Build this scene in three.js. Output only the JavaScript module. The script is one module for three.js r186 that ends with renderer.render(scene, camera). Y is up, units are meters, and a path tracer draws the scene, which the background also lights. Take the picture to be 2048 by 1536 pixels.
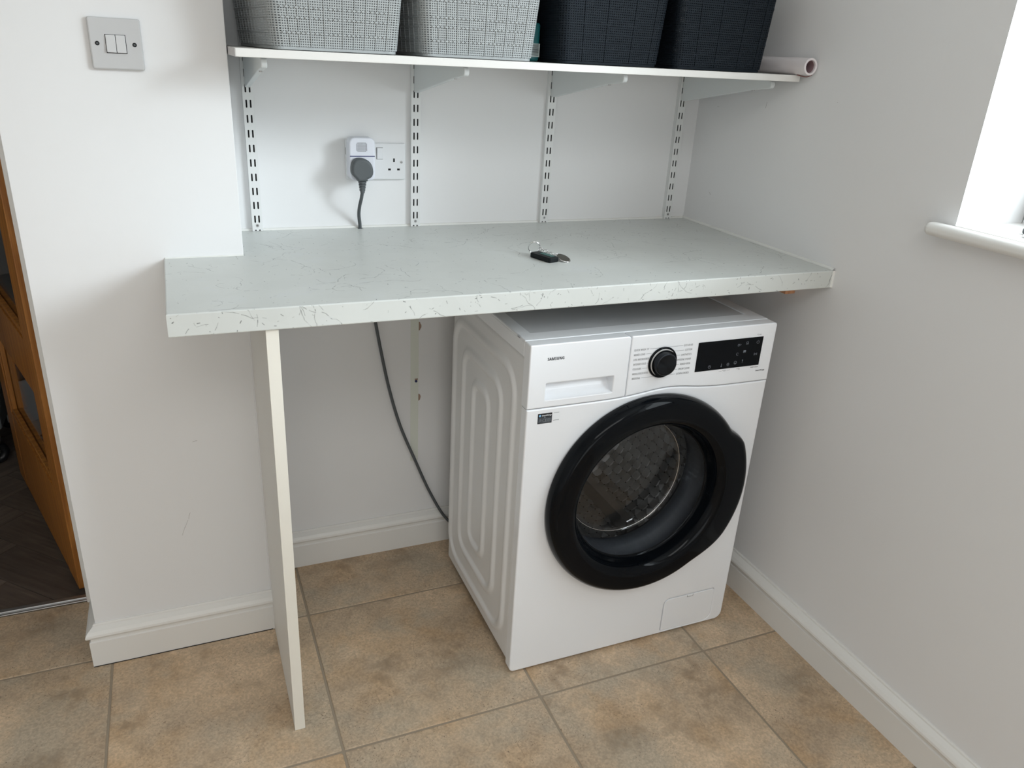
import * as THREE from 'three';
import { RoundedBoxGeometry } from 'three/addons/geometries/RoundedBoxGeometry.js';
import { mergeGeometries } from 'three/addons/utils/BufferGeometryUtils.js';
import { RectAreaLightUniformsLib } from 'three/addons/lights/RectAreaLightUniformsLib.js';

// ---------------------------------------------------------------- camera, sky, daylight, exposure
const scene = new THREE.Scene();
const camera = new THREE.PerspectiveCamera(2 * Math.atan(768 / 1557.83) * 180 / Math.PI, 2048 / 1536, 0.05, 60);
camera.position.set(-1.376, 1.3849, 1.9309);
camera.rotation.order = 'YXZ';
camera.rotation.set(-22.9436 * Math.PI / 180, -23.8844 * Math.PI / 180, 3.3116 * Math.PI / 180);
scene.background = new THREE.Color(0.82, 0.91, 1.0);
RectAreaLightUniformsLib.init();
const renderer = new THREE.WebGLRenderer({ antialias: true });
renderer.toneMapping = THREE.LinearToneMapping;
renderer.toneMappingExposure = 0.95;
renderer.shadowMap.enabled = true;
function daylight(name, color, nits, w, h, at, towards) {
  const l = new THREE.RectAreaLight(color, nits, w, h);
  l.name = name; l.position.set(...at); l.lookAt(...towards); scene.add(l);
}
const WIN = { z0: 0.882, z1: 2.25, y0: 1.127, y1: 2.26, depth: 0.185 };   // the window in the wall by the washing machine
const PATIO = { x0: -2.5, x1: -0.6, y1: 2.1, z: 4.6 };                    // glazed doors behind the camera
const sun = new THREE.DirectionalLight(new THREE.Color(0.88, 0.955, 1.03), 1.8);      // low sun behind thin cloud: a wide soft disc
sun.name = 'hazy_sun'; sun.position.set(6 - 0.8, 1.2 + 2.7, 6 + 0.3); sun.target.position.set(-0.8, 1.2, 0.3); scene.add(sun, sun.target);
sun.castShadow = true; sun.shadow.radius = 28; sun.shadow.mapSize.set(2048, 2048);
Object.assign(sun.shadow.camera, { left: -4, right: 4, top: 4, bottom: -4, near: 0.5, far: 18 });
daylight('window_daylight', new THREE.Color(0.86, 0.95, 1.0), 5.1, WIN.z1 - WIN.z0 - 0.1, WIN.y1 - WIN.y0 - 0.1, [WIN.depth - 0.005, (WIN.y0 + WIN.y1) / 2, (WIN.z0 + WIN.z1) / 2], [-3, (WIN.y0 + WIN.y1) / 2, (WIN.z0 + WIN.z1) / 2]);
daylight('patio_daylight', new THREE.Color(1.0, 0.965, 0.92), 1.3, PATIO.x1 - PATIO.x0 - 0.2, PATIO.y1 - 0.2, [(PATIO.x0 + PATIO.x1) / 2, PATIO.y1 / 2, PATIO.z + 0.02], [(PATIO.x0 + PATIO.x1) / 2, PATIO.y1 / 2, 0]);
const ROOF = { x0: -2.1, x1: -0.5, z0: 2.15, z1: 3.25, y: 2.4 };          // roof window above the camera
daylight('roof_daylight', new THREE.Color(1.0, 0.975, 0.94), 3.7, ROOF.x1 - ROOF.x0 - 0.1, ROOF.z1 - ROOF.z0 - 0.1, [(ROOF.x0 + ROOF.x1) / 2, ROOF.y + 0.06, (ROOF.z0 + ROOF.z1) / 2], [(ROOF.x0 + ROOF.x1) / 2, 0, (ROOF.z0 + ROOF.z1) / 2 + 0.0001]);

// ---------------------------------------------------------------- helpers
let seed = 7;
const rnd = () => { seed = (seed * 1664525 + 1013904223) >>> 0; return seed / 4294967296; };
const rr = (a, b) => a + (b - a) * rnd();
const used = {};
const numbered = (n) => { used[n] = (used[n] ?? -1) + 1; return used[n] ? n + '_' + String(used[n]).padStart(3, '0') : n; };
const V2 = (x, y) => new THREE.Vector2(x, y), V3 = (x, y, z) => new THREE.Vector3(x, y, z);
function planarUV(g) {          // uv in metres by the dominant normal
  const p = g.attributes.position, n = g.attributes.normal, uv = new Float32Array(p.count * 2);
  for (let i = 0; i < p.count; i++) {
    const ax = Math.abs(n.getX(i)), ay = Math.abs(n.getY(i)), az = Math.abs(n.getZ(i));
    const [u, v] = ay >= ax && ay >= az ? [p.getX(i), p.getZ(i)] : ax >= az ? [p.getZ(i), p.getY(i)] : [p.getX(i), p.getY(i)];
    uv[2 * i] = u; uv[2 * i + 1] = v;
  }
  g.setAttribute('uv', new THREE.BufferAttribute(uv, 2));
  return g;
}
function plain(g, keepUV) {
  const o = g.index ? g.toNonIndexed() : g;
  for (const k of Object.keys(o.attributes)) if (!['position', 'normal', 'uv'].includes(k)) o.deleteAttribute(k);
  if (!o.attributes.normal) o.computeVertexNormals();
  if (!keepUV) planarUV(o);
  return o;
}
const merge = (list) => mergeGeometries(list.map((g) => plain(g)));
const at = (g, x, y, z) => { g.translate(x, y, z); return g; };
function bx(x0, x1, y0, y1, z0, z1, r = 0, seg = 2) {
  const w = x1 - x0, h = y1 - y0, d = z1 - z0;
  const g = r ? new RoundedBoxGeometry(w, h, d, seg, Math.min(r, w / 2.02, h / 2.02, d / 2.02)) : new THREE.BoxGeometry(w, h, d);
  g.translate((x0 + x1) / 2, (y0 + y1) / 2, (z0 + z1) / 2);
  return plain(g);
}
function poly(points) { return new THREE.Shape(points.map(([x, y]) => V2(x, y))); }
function roundRect(x0, x1, y0, y1, r, S = THREE.Shape) {        // r: number or [bl, br, tr, tl]
  const [bl, br, tr, tl] = Array.isArray(r) ? r : [r, r, r, r], s = new S();
  s.moveTo(x0 + bl, y0); s.lineTo(x1 - br, y0); s.absarc(x1 - br, y0 + br, br, -Math.PI / 2, 0);
  s.lineTo(x1, y1 - tr); s.absarc(x1 - tr, y1 - tr, tr, 0, Math.PI / 2);
  s.lineTo(x0 + tl, y1); s.absarc(x0 + tl, y1 - tl, tl, Math.PI / 2, Math.PI);
  s.lineTo(x0, y0 + bl); s.absarc(x0 + bl, y0 + bl, bl, Math.PI, Math.PI * 1.5);
  return s;
}
function prism(shape, z0, z1, bevel = 0, seg = 2, curve = 12) { // extruded along z, outline kept
  const g = new THREE.ExtrudeGeometry(shape, { depth: z1 - z0 - 2 * bevel, bevelEnabled: bevel > 0, bevelThickness: bevel, bevelSize: bevel, bevelOffset: -bevel, bevelSegments: seg, curveSegments: curve });
  g.translate(0, 0, z0 + bevel);
  return plain(g);
}
function tube(points, r, seg = 48, rad = 10, closed = false) {
  return plain(new THREE.TubeGeometry(new THREE.CatmullRomCurve3(points.map((p) => V3(...p)), closed), seg, r, rad, closed));
}
function lathe(profile, seg = 96) {       // around +z, profile of (r, z)
  const g = new THREE.LatheGeometry(profile.map(([r, z]) => V2(r, z)), seg);
  g.rotateX(Math.PI / 2);                 // y -> z
  return g;
}
function sweep(profile, path) {           // profile (depth, height) along a polyline in xz; normal points to the right of travel
  const n = path.length, rows = [], pos = [];
  for (let i = 0; i < n; i++) {
    const dirs = [];
    if (i) dirs.push(V2(path[i][0] - path[i - 1][0], path[i][1] - path[i - 1][1]).normalize());
    if (i < n - 1) dirs.push(V2(path[i + 1][0] - path[i][0], path[i + 1][1] - path[i][1]).normalize());
    const ns = dirs.map((d) => V2(-d.y, d.x)), m = ns[0].clone();
    if (ns[1]) m.add(ns[1]).normalize();
    const k = 1 / m.dot(ns[0]);
    rows.push(profile.map(([d, h]) => [path[i][0] + m.x * d * k, h, path[i][1] + m.y * d * k]));
  }
  for (let i = 0; i < n - 1; i++) for (let j = 0; j < profile.length - 1; j++) {
    const a = rows[i][j], b = rows[i + 1][j], c = rows[i + 1][j + 1], d = rows[i][j + 1];
    pos.push(...a, ...b, ...c, ...a, ...c, ...d);
  }
  for (const [e, flip] of [[0, 0], [n - 1, 1]]) for (let j = 1; j < profile.length - 1; j++) {
    const t = [rows[e][0], rows[e][j], rows[e][j + 1]];
    if (flip) t.reverse();
    pos.push(...t[0], ...t[1], ...t[2]);
  }
  const g = new THREE.BufferGeometry();
  g.setAttribute('position', new THREE.Float32BufferAttribute(pos, 3));
  g.computeVertexNormals();
  return plain(g);
}
function mesh(name, g, m, parent, label) {
  const o = new THREE.Mesh(g, m);
  o.name = parent === scene ? numbered(name) : name;
  o.castShadow = o.receiveShadow = true;
  if (label) o.userData.label = label;
  parent.add(o);
  return o;
}
function tag(o, label, category, group) { o.userData.label = label; o.userData.category = category; if (group) o.userData.group = group; return o; }
function thing(name, label, category, pos = [0, 0, 0], group) {
  const o = new THREE.Group(); o.name = numbered(name); o.position.set(...pos); scene.add(o);
  return tag(o, label, category, group);
}
function struct(name, g, m, parent = scene) { const o = mesh(name, g, m, parent); if (parent === scene) o.userData.kind = 'structure'; return o; }
function child(parent, name) { let k = 0; const base = name; const has = (n) => parent.children.some((c) => c.name === n); while (has(name)) name = base + '_' + String(++k).padStart(3, '0'); return name; }
function part(name, g, m, parent, label) { return mesh(child(parent, name), g, m, parent, label); }

// ---------------------------------------------------------------- textures and materials
function hash(x, y, s) { let h = (x * 374761393 + y * 668265263 + s * 2147483647) | 0; h = Math.imul(h ^ (h >>> 13), 1274126177); return ((h ^ (h >>> 16)) >>> 0) / 4294967296; }
function vnoise(x, y, s, px = 0, py = 0) {
  const ix = Math.floor(x), iy = Math.floor(y), fx = x - ix, fy = y - iy, u = fx * fx * (3 - 2 * fx), v = fy * fy * (3 - 2 * fy);
  const w = (i, p) => (p ? ((i % p) + p) % p : i), a = w(ix, px), b = w(ix + 1, px), c = w(iy, py), d = w(iy + 1, py);
  return (hash(a, c, s) * (1 - u) + hash(b, c, s) * u) * (1 - v) + (hash(a, d, s) * (1 - u) + hash(b, d, s) * u) * v;
}
function fbm(x, y, s, oct, px = 0, py = 0) { let t = 0, a = 0.5, n = 0; for (let i = 0; i < oct; i++) { t += a * vnoise(x, y, s + i * 17, px, py); n += a; a *= 0.55; x *= 2; y *= 2; px *= 2; py *= 2; } return t / n; }
function dataTex(w, h, f, { srgb = true, repeat = [1, 1] } = {}) {
  const d = new Uint8Array(w * h * 4);
  for (let y = 0; y < h; y++) for (let x = 0; x < w; x++) { const c = f(x, y), i = (y * w + x) * 4; d[i] = Math.max(0, Math.min(255, c[0])); d[i + 1] = Math.max(0, Math.min(255, c[1])); d[i + 2] = Math.max(0, Math.min(255, c[2])); d[i + 3] = 255; }
  const t = new THREE.DataTexture(d, w, h);
  t.wrapS = t.wrapT = THREE.RepeatWrapping; t.magFilter = THREE.LinearFilter; t.minFilter = THREE.LinearMipmapLinearFilter; t.generateMipmaps = true;
  t.repeat.set(...repeat); if (srgb) t.colorSpace = THREE.SRGBColorSpace; t.needsUpdate = true;
  return t;
}
function canvasTex(w, h, draw) {
  const c = document.createElement('canvas'); c.width = w; c.height = h;
  draw(c.getContext('2d'), w, h);
  const t = new THREE.CanvasTexture(c); t.colorSpace = THREE.SRGBColorSpace;
  return t;
}
const std = (o) => new THREE.MeshStandardMaterial(o);
const phys = (o) => new THREE.MeshPhysicalMaterial(o);
const lin = (r, g, b) => new THREE.Color(r, g, b);

const rollerBump = dataTex(256, 256, (x, y) => { const v = 255 * (0.35 * fbm(x / 64, y / 64, 3, 3, 4, 4) + 0.65 * fbm(x / 7.11, y / 7.11, 9, 2, 36, 36)); return [v, v, v]; }, { srgb: false, repeat: [2.2, 2.2] });
const M = {
  wall: std({ color: lin(0.80, 0.80, 0.80), roughness: 0.85, bumpMap: rollerBump, bumpScale: 0.00025 }),
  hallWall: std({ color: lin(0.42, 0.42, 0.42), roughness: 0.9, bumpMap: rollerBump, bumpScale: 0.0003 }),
  ceiling: std({ color: lin(0.82, 0.82, 0.80), roughness: 0.9 }),
  gloss: std({ color: lin(0.80, 0.79, 0.76), roughness: 0.38, bumpMap: rollerBump, bumpScale: 0.00015 }),
  grout: std({ color: lin(0.33, 0.27, 0.20), roughness: 0.95 }),
  sealant: std({ color: lin(0.78, 0.78, 0.75), roughness: 0.45 }),
  upvc: std({ color: lin(0.84, 0.85, 0.86), roughness: 0.3 }),
  pane: phys({ color: lin(0.97, 0.985, 0.98), roughness: 0.0, transmission: 1, thickness: 0, ior: 1.5 }),
  alu: std({ color: lin(0.55, 0.55, 0.55), roughness: 0.35, metalness: 0.9 }),
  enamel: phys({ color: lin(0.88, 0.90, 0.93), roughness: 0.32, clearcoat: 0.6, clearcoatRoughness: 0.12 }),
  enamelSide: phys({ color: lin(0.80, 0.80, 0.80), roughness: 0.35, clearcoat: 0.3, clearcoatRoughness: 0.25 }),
  lidPanel: phys({ color: lin(0.62, 0.63, 0.65), roughness: 0.22 }),
  blackGloss: phys({ color: lin(0.003, 0.004, 0.0055), roughness: 0.07, specularIntensity: 0.26 }),
  blackSatin: phys({ color: lin(0.010, 0.011, 0.013), roughness: 0.35 }),
  bowlGlass: phys({ color: lin(0.84, 0.87, 0.90), roughness: 0.0, transmission: 1, thickness: 0, ior: 1.5, side: THREE.DoubleSide }),
  steel: std({ color: lin(0.55, 0.54, 0.53), roughness: 0.3, metalness: 1 }),
  darkSteel: std({ color: lin(0.42, 0.41, 0.40), roughness: 0.28, metalness: 0.9, flatShading: true }),
  chrome: std({ color: lin(0.78, 0.78, 0.78), roughness: 0.12, metalness: 1 }),
  gasket: std({ color: lin(0.045, 0.048, 0.055), roughness: 0.5 }),
  hole: std({ color: lin(0.012, 0.011, 0.012), roughness: 0.9 }),
  shelf: std({ color: lin(0.76, 0.75, 0.72), roughness: 0.5 }),
  shelfEnd: std({ color: lin(0.56, 0.54, 0.53), roughness: 0.7 }),
  bracket: std({ color: lin(0.68, 0.71, 0.71), roughness: 0.42 }),
  upright: std({ color: lin(0.76, 0.77, 0.76), roughness: 0.42 }),
  uprightInner: std({ color: lin(0.02, 0.02, 0.022), roughness: 0.8 }),
  screw: std({ color: lin(0.45, 0.45, 0.45), roughness: 0.35, metalness: 0.9 }),
  plastic: std({ color: lin(0.74, 0.75, 0.76), roughness: 0.3 }),
  plateGrey: std({ color: lin(0.52, 0.52, 0.52), roughness: 0.28 }),
  rocker: std({ color: lin(0.59, 0.59, 0.59), roughness: 0.3 }),
  adapter: std({ color: lin(0.74, 0.76, 0.82), roughness: 0.35 }),
  navy: std({ color: lin(0.02, 0.025, 0.12), roughness: 0.4 }),
  greyRubber: std({ color: lin(0.085, 0.095, 0.10), roughness: 0.55 }),
  weaveLight: std({ color: lin(0.365, 0.385, 0.385), roughness: 0.5 }),
  weaveDark: phys({ color: lin(0.009, 0.0135, 0.019), roughness: 0.6, specularIntensity: 0.3 }),
  teal: std({ color: lin(0.01, 0.13, 0.14), roughness: 0.35 }),
  panelFace: std({ color: lin(0.74, 0.73, 0.69), roughness: 0.5 }),
  panelEdge: std({ color: lin(0.80, 0.775, 0.70), roughness: 0.45 }),
  fob: phys({ color: lin(0.005, 0.007, 0.008), roughness: 0.42, specularIntensity: 0.4 }),
  fobButton: std({ color: lin(0.055, 0.14, 0.125), roughness: 0.5 }),
  fobPad: std({ color: lin(0.008, 0.03, 0.03), roughness: 0.5 }),
  bareStrip: std({ color: lin(0.72, 0.745, 0.67), roughness: 0.8 }),
  plaster: std({ color: lin(0.36, 0.25, 0.19), roughness: 0.95 }),
  bluePlug: std({ color: lin(0.015, 0.02, 0.10), roughness: 0.6 }),
  dirtyLine: std({ color: lin(0.02, 0.018, 0.016), roughness: 0.9 }),
  film: phys({ color: lin(0.78, 0.70, 0.72), roughness: 0.3, transmission: 0.35, thickness: 0 }),
  tubeWall: std({ color: lin(0.80, 0.75, 0.76), roughness: 0.35 }),
  tubeInner: std({ color: lin(0.36, 0.24, 0.26), roughness: 0.6 }),
};
function woodTex(base, dark, s, rep) {
  return dataTex(512, 512, (x, y) => {
    const warp = fbm(x / 128, y / 256, s, 3, 4, 2) * 5, g = 0.5 + 0.5 * Math.sin((x / 512) * 40 * Math.PI / 2 + warp * 5), f = fbm(x / 4, y / 128, s + 5, 2, 128, 4);
    const k = Math.min(1, 0.35 * g + 0.65 * f);
    return base.map((b, i) => b * (1 - k) + dark[i] * k);
  }, { repeat: rep });
}
const oakMap = woodTex([196, 134, 62], [138, 84, 32], 21, [3, 0.9]);
M.oak = std({ map: oakMap, roughness: 0.42, bumpMap: oakMap, bumpScale: 0.0003 });
const pineMap = woodTex([226, 172, 130], [190, 130, 92], 41, [6, 3]);
M.pine = std({ map: pineMap, roughness: 0.7 });
const plankMap = dataTex(512, 512, (x, y) => { const f = fbm(x / 64, y / 5.33, 31, 4, 8, 96), g = fbm(x / 170.67, y / 128, 35, 3, 3, 4), k = 0.55 * f + 0.45 * g; return [118 - 62 * k, 106 - 58 * k, 97 - 55 * k]; }, { repeat: [1.5, 1.5] });
M.plank = [0, 1, 2].map((i) => std({ map: plankMap, color: lin(0.9 + 0.15 * i, 0.9 + 0.15 * i, 0.9 + 0.14 * i).multiplyScalar(1.0), roughness: 0.55 }));

// ceramic tile faces: four different faces on one sheet, cloudy beige with grey bloom, ochre patches, pits and hairline veins
const TS = 1024;
const tileMap = (() => {
  const W = 2 * TS, pits = new Float32Array(W * W);
  const stroke = (x, y, r, v) => { for (let j = Math.max(0, Math.floor(y - r)); j <= Math.min(W - 1, y + r); j++) for (let i = Math.max(0, Math.floor(x - r)); i <= Math.min(W - 1, x + r); i++) { const d = Math.hypot(i - x, j - y); if (d <= r) pits[j * W + i] = Math.max(pits[j * W + i], v * (1 - d / (r + 0.6))); } };
  for (let ty = 0; ty < 2; ty++) for (let tx = 0; tx < 2; tx++) {
    for (let k = 0; k < 3400; k++) {               // pits gather where the stone is rough
      const x = rr(8, TS - 8), y = rr(8, TS - 8), d = fbm(x / 190, y / 190, 60 + tx * 7 + ty * 13, 3);
      if (d > 0.51 + 0.12 * rnd()) { stroke(tx * TS + x, ty * TS + y, rr(0.8, 1.5 + 3.0 * rnd() * rnd()), rr(0.4, 1.0)); }
    }
    for (let k = 0; k < 5; k++) {                  // veins
      let x = rr(0, TS), y = rr(0, TS), a = rr(0, 6.28), len = rr(120, 420);
      for (let q = 0; q < len; q++) { a += rr(-0.22, 0.22); x += Math.cos(a); y += Math.sin(a); if (x < 4 || y < 4 || x > TS - 4 || y > TS - 4) break; stroke(tx * TS + x, ty * TS + y, 1.1, 0.42 * Math.sin(Math.PI * q / len)); }
    }
  }
  return dataTex(W, W, (x, y) => {
    const tx = Math.floor(x / TS), ty = Math.floor(y / TS), s = 100 + tx * 31 + ty * 57, u = x % TS, v = y % TS;
    const cloud = fbm(u / 330, v / 330, s, 6), grey = fbm(u / 260, v / 230, s + 9, 6), ochre = fbm(u / 260, v / 260, s + 21, 4), grain = fbm(u / 9, v / 9, s + 40, 3);
    const gk = Math.max(0, Math.min(1, (grey - 0.50) * 4.2)), ok = Math.max(0, Math.min(1, (ochre - 0.46) * 3.4));
    const rough = Math.max(0, Math.min(1, (fbm(u / 75, v / 75, s + 63, 4) - 0.45) * 2.6)) * Math.max(0, Math.min(1, (fbm(u / 210, v / 210, s + 71, 3) - 0.42) * 2.8));
    let c = [203, 179, 151].map((b) => b * (0.80 + 0.36 * cloud));
    c = c.map((b, i) => b + ok * ([184, 149, 110][i] - b) * 0.52);
    c = c.map((b, i) => b + gk * ([182, 168, 148][i] - b) * 0.8);
    c = c.map((b, i) => b + rough * ([128, 108, 86][i] - b) * 0.62 * (0.4 + 0.9 * grain));
    const g = 0.86 + 0.26 * grain, p = pits[y * W + x];
    return c.map((b, i) => b * g * (1 - p) + [76, 58, 42][i] * p);
  });
})();
M.tile = std({ map: tileMap, roughness: 0.5, bumpMap: tileMap, bumpScale: 0.0012 });

// pale laminate with fine dark flecks and hairline veins
const topMap = canvasTex(2048, 1024, (c, w, h) => {       // 1.44 m by 0.72 m
  c.fillStyle = 'rgb(228,228,226)'; c.fillRect(0, 0, w, h);
  for (let i = 0; i < 260; i++) { c.fillStyle = `rgba(${rnd() < 0.5 ? '239,239,237' : '216,216,213'},0.10)`; c.beginPath(); c.ellipse(rr(0, w), rr(0, h), rr(30, 160), rr(15, 70), rr(0, 3), 0, 7); c.fill(); }
  const vein = (x, y, a, n, wd, al) => { let px = x, py = y; for (let i = 0; i < n; i++) { a += rr(-0.55, 0.55); const l = rr(4, 12); x += Math.cos(a) * l; y += Math.sin(a) * l; if (rnd() < 0.82) { c.strokeStyle = `rgba(58,60,60,${Math.min(1, 1.15 * al * rr(0.3, 1))})`; c.lineWidth = wd * rr(0.5, 1.3); c.beginPath(); c.moveTo(px, py); c.lineTo(x, y); c.stroke(); } px = x; py = y; if (rnd() < 0.05) vein(x, y, a + rr(-1.2, 1.2), Math.floor(n / 3), wd * 0.8, al * 0.8); } };
  for (let i = 0; i < 95; i++) vein(rr(0, w), rr(0, h), rr(-2.9, 2.9), Math.floor(rr(4, 22)), 1.3, 0.5);
  for (let i = 0; i < 22; i++) vein(rr(0, w), rr(0, h), rr(-1, 1) + (rnd() < 0.5 ? 0 : 2.2), Math.floor(rr(12, 30)), 1.25, 0.62);
  for (let i = 0; i < 40; i++) vein(rr(0, w), rr(728, 800), rr(-1.6, 1.6), Math.floor(rr(2, 7)), 1.0, 0.6);
  for (let i = 0; i < 740; i++) { const x = rr(0, w), y = i < 620 ? rr(0, h) : rr(728, 802), a = rr(0, 6.28), l = rr(1, 9); c.strokeStyle = `rgba(52,54,54,${rr(0.25, 0.85)})`; c.lineWidth = rr(0.7, 1.7); c.beginPath(); c.moveTo(x, y); c.lineTo(x + Math.cos(a) * l, y + Math.sin(a) * l); c.stroke(); }
});
topMap.wrapS = topMap.wrapT = THREE.RepeatWrapping; topMap.repeat.set(1 / 1.44, 1 / 0.72);
M.top = phys({ map: topMap, color: lin(0.80, 0.825, 0.81), roughness: 0.36, specularIntensity: 0.7 });

// ---------------------------------------------------------------- room shell
const XN = -1.2575, ZN = 0.24, XD = -1.654, CEIL = 2.4;
const floor = struct('floor', bx(-3.4, 0.3, -0.12, -0.0018, -0.036, 4.75), M.grout);
{
  const S = 0.4611, X0 = -1.631, Z0 = 0.2319, gap = 0.0028;
  let k = 0;
  for (let j = -1; j < 10; j++) for (let i = -4; i < 4; i++) {
    const x0 = Math.max(-3.3, X0 + i * S + gap), x1 = Math.min(0, X0 + (i + 1) * S - gap), z0 = Math.max(-0.008, Z0 + j * S + gap), z1 = Math.min(4.6, Z0 + (j + 1) * S - gap);
    if (x1 - x0 < 0.02 || z1 - z0 < 0.02) continue;
    const g = new THREE.ExtrudeGeometry(roundRect(x0, x1, -z1, -z0, 0.004), { depth: 0.008, bevelEnabled: true, bevelThickness: 0.0018, bevelSize: 0.002, bevelOffset: -0.002, bevelSegments: 2, curveSegments: 3 });
    g.rotateX(-Math.PI / 2); g.translate(0, -0.0098, 0);
    const o = plain(g), uv = o.attributes.uv, p = o.attributes.position, rot = Math.floor(hash(i, j, 5) * 4), fx = hash(i, j, 6) < 0.5 ? 0 : 1, fy = hash(i, j, 7) < 0.5 ? 0 : 1;
    for (let q = 0; q < uv.count; q++) {
      let u = (p.getX(q) - (X0 + i * S)) / S, v = (p.getZ(q) - (Z0 + j * S)) / S;
      for (let r = 0; r < rot; r++) [u, v] = [v, 1 - u];
      uv.setXY(q, (fx + 0.004 + 0.992 * u) / 2, (fy + 0.004 + 0.992 * v) / 2);
    }
    mesh('tile' + (k ? '_' + String(k).padStart(3, '0') : ''), o, M.tile, floor); k++;
  }
}
struct('ceiling', merge([bx(-3.4, 0.3, CEIL, CEIL + 0.1, -2.75, ROOF.z0), bx(-3.4, 0.3, CEIL, CEIL + 0.1, ROOF.z1, 4.75), bx(-3.4, ROOF.x0, CEIL, CEIL + 0.1, ROOF.z0, ROOF.z1), bx(ROOF.x1, 0.3, CEIL, CEIL + 0.1, ROOF.z0, ROOF.z1)]), M.ceiling);
{
  const { x0, x1, z0, z1 } = ROOF, y = CEIL + 0.07, f = 0.05, g = [bx(x0, x0 + f, y, y + 0.06, z0, z1, 0.004), bx(x1 - f, x1, y, y + 0.06, z0, z1, 0.004), bx(x0, x1, y, y + 0.06, z0, z0 + f, 0.004), bx(x0, x1, y, y + 0.06, z1 - f, z1, 0.004)];
  part('pane', bx(x0 + f, x1 - f, y + 0.02, y + 0.024, z0 + f, z1 - f), M.pane, struct('window_2', merge(g), M.upvc));
}
const wallBack = struct('wall_back', bx(XN, 0.3, -0.1, CEIL, -0.12, 0), M.wall);
const wallNib = struct('wall_nib', bx(XD, XN, -0.1, CEIL, -0.12, ZN, 0.0016), M.wall);
struct('wall_doorway', merge([bx(-3.4, -2.52, -0.1, CEIL, -0.12, 0), bx(-2.52, XD, 2.05, CEIL, -0.12, 0)]), M.wall);
{
  const s = poly([[0.12, -0.1], [-4.75, -0.1], [-4.75, CEIL], [0.12, CEIL]]);   // shape x = -z
  s.holes.push(poly([[-WIN.z0, WIN.y0 - 0.026], [-WIN.z0, WIN.y1], [-WIN.z1, WIN.y1], [-WIN.z1, WIN.y0 - 0.026]]));
  const g = new THREE.ExtrudeGeometry(s, { depth: 0.3, bevelEnabled: false });
  g.rotateY(Math.PI / 2);
  struct('wall_right', plain(g), M.wall);
}
struct('wall_left', bx(-3.4, -3.3, -0.1, CEIL, 0, 4.75), M.wall);
struct('wall_rear', merge([bx(-3.4, PATIO.x0, -0.1, CEIL, PATIO.z, PATIO.z + 0.15), bx(PATIO.x1, 0.3, -0.1, CEIL, PATIO.z, PATIO.z + 0.15), bx(PATIO.x0, PATIO.x1, PATIO.y1, CEIL, PATIO.z, PATIO.z + 0.15)]), M.wall);
// the hallway beyond the doorway
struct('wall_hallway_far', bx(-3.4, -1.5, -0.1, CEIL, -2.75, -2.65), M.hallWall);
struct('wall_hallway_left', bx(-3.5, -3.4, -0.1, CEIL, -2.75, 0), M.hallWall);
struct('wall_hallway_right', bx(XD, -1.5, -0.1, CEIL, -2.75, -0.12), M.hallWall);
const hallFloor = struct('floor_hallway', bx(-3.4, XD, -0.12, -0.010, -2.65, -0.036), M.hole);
{
  const W = 0.1275, n = 5, a0 = -1.719, b0 = 0.9747, q = Math.SQRT1_2; let k = 0;
  const inside = (a, b) => { const x = (a - b) * q, z = (a + b) * q; return [x, z]; };   // a along (1,1), b along (-1,1) in xz
  const board = (A0, A1, B0, B1) => {
    const g0 = 0.0011, cs = [[A0 + g0, B0 + g0], [A1 - g0, B0 + g0], [A1 - g0, B1 - g0], [A0 + g0, B1 - g0]].map(([a, b]) => inside(a, b));
    let pts = cs;                                                          // clip to the hallway
    for (const [ax, lim, sg] of [[0, -3.4, 1], [0, XD, -1], [1, -2.65, 1], [1, -0.036, -1]]) {
      const out = [], ok = (p) => sg * (p[ax] - lim) >= 0;
      for (let i = 0; i < pts.length; i++) { const P = pts[i], Q = pts[(i + 1) % pts.length]; if (ok(P)) out.push(P); if (ok(P) !== ok(Q)) { const t = (lim - P[ax]) / (Q[ax] - P[ax]); out.push([P[0] + t * (Q[0] - P[0]), P[1] + t * (Q[1] - P[1])]); } }
      pts = out; if (pts.length < 3) return;
    }
    let area = 0; pts.forEach((P, i) => { const Q = pts[(i + 1) % pts.length]; area += P[0] * Q[1] - Q[0] * P[1]; });
    if (Math.abs(area) < 0.002) return;
    const g = new THREE.ExtrudeGeometry(poly(pts.map(([x, z]) => [x, -z])), { depth: 0.008, bevelEnabled: false });
    g.rotateX(-Math.PI / 2); g.translate(0, -0.0095, 0);
    const o = plain(g), uv = o.attributes.uv, p = o.attributes.position, along = A1 - A0 > B1 - B0, off = rnd() * 3;
    for (let i = 0; i < uv.count; i++) { const a = (p.getX(i) + p.getZ(i)) * q, b = (p.getZ(i) - p.getX(i)) * q; uv.setXY(i, (along ? a : b) + off, (along ? b : a) + off * 1.7); }
    mesh('plank' + (k ? '_' + String(k).padStart(3, '0') : ''), o, M.plank[Math.floor(rnd() * 3)], hallFloor); k++;
  };
  for (let r = -24; r < 24; r++) for (let m = -5; m <= 5; m++) {
    board(a0 + (r + 2 * n * m) * W, a0 + (r + 2 * n * m + n) * W, b0 + r * W, b0 + (r + 1) * W);
    board(a0 + r * W, a0 + (r + 1) * W, b0 + (r - 2 * n + 1 + 2 * n * m) * W, b0 + (r - n + 1 + 2 * n * m) * W);
  }
}
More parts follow.
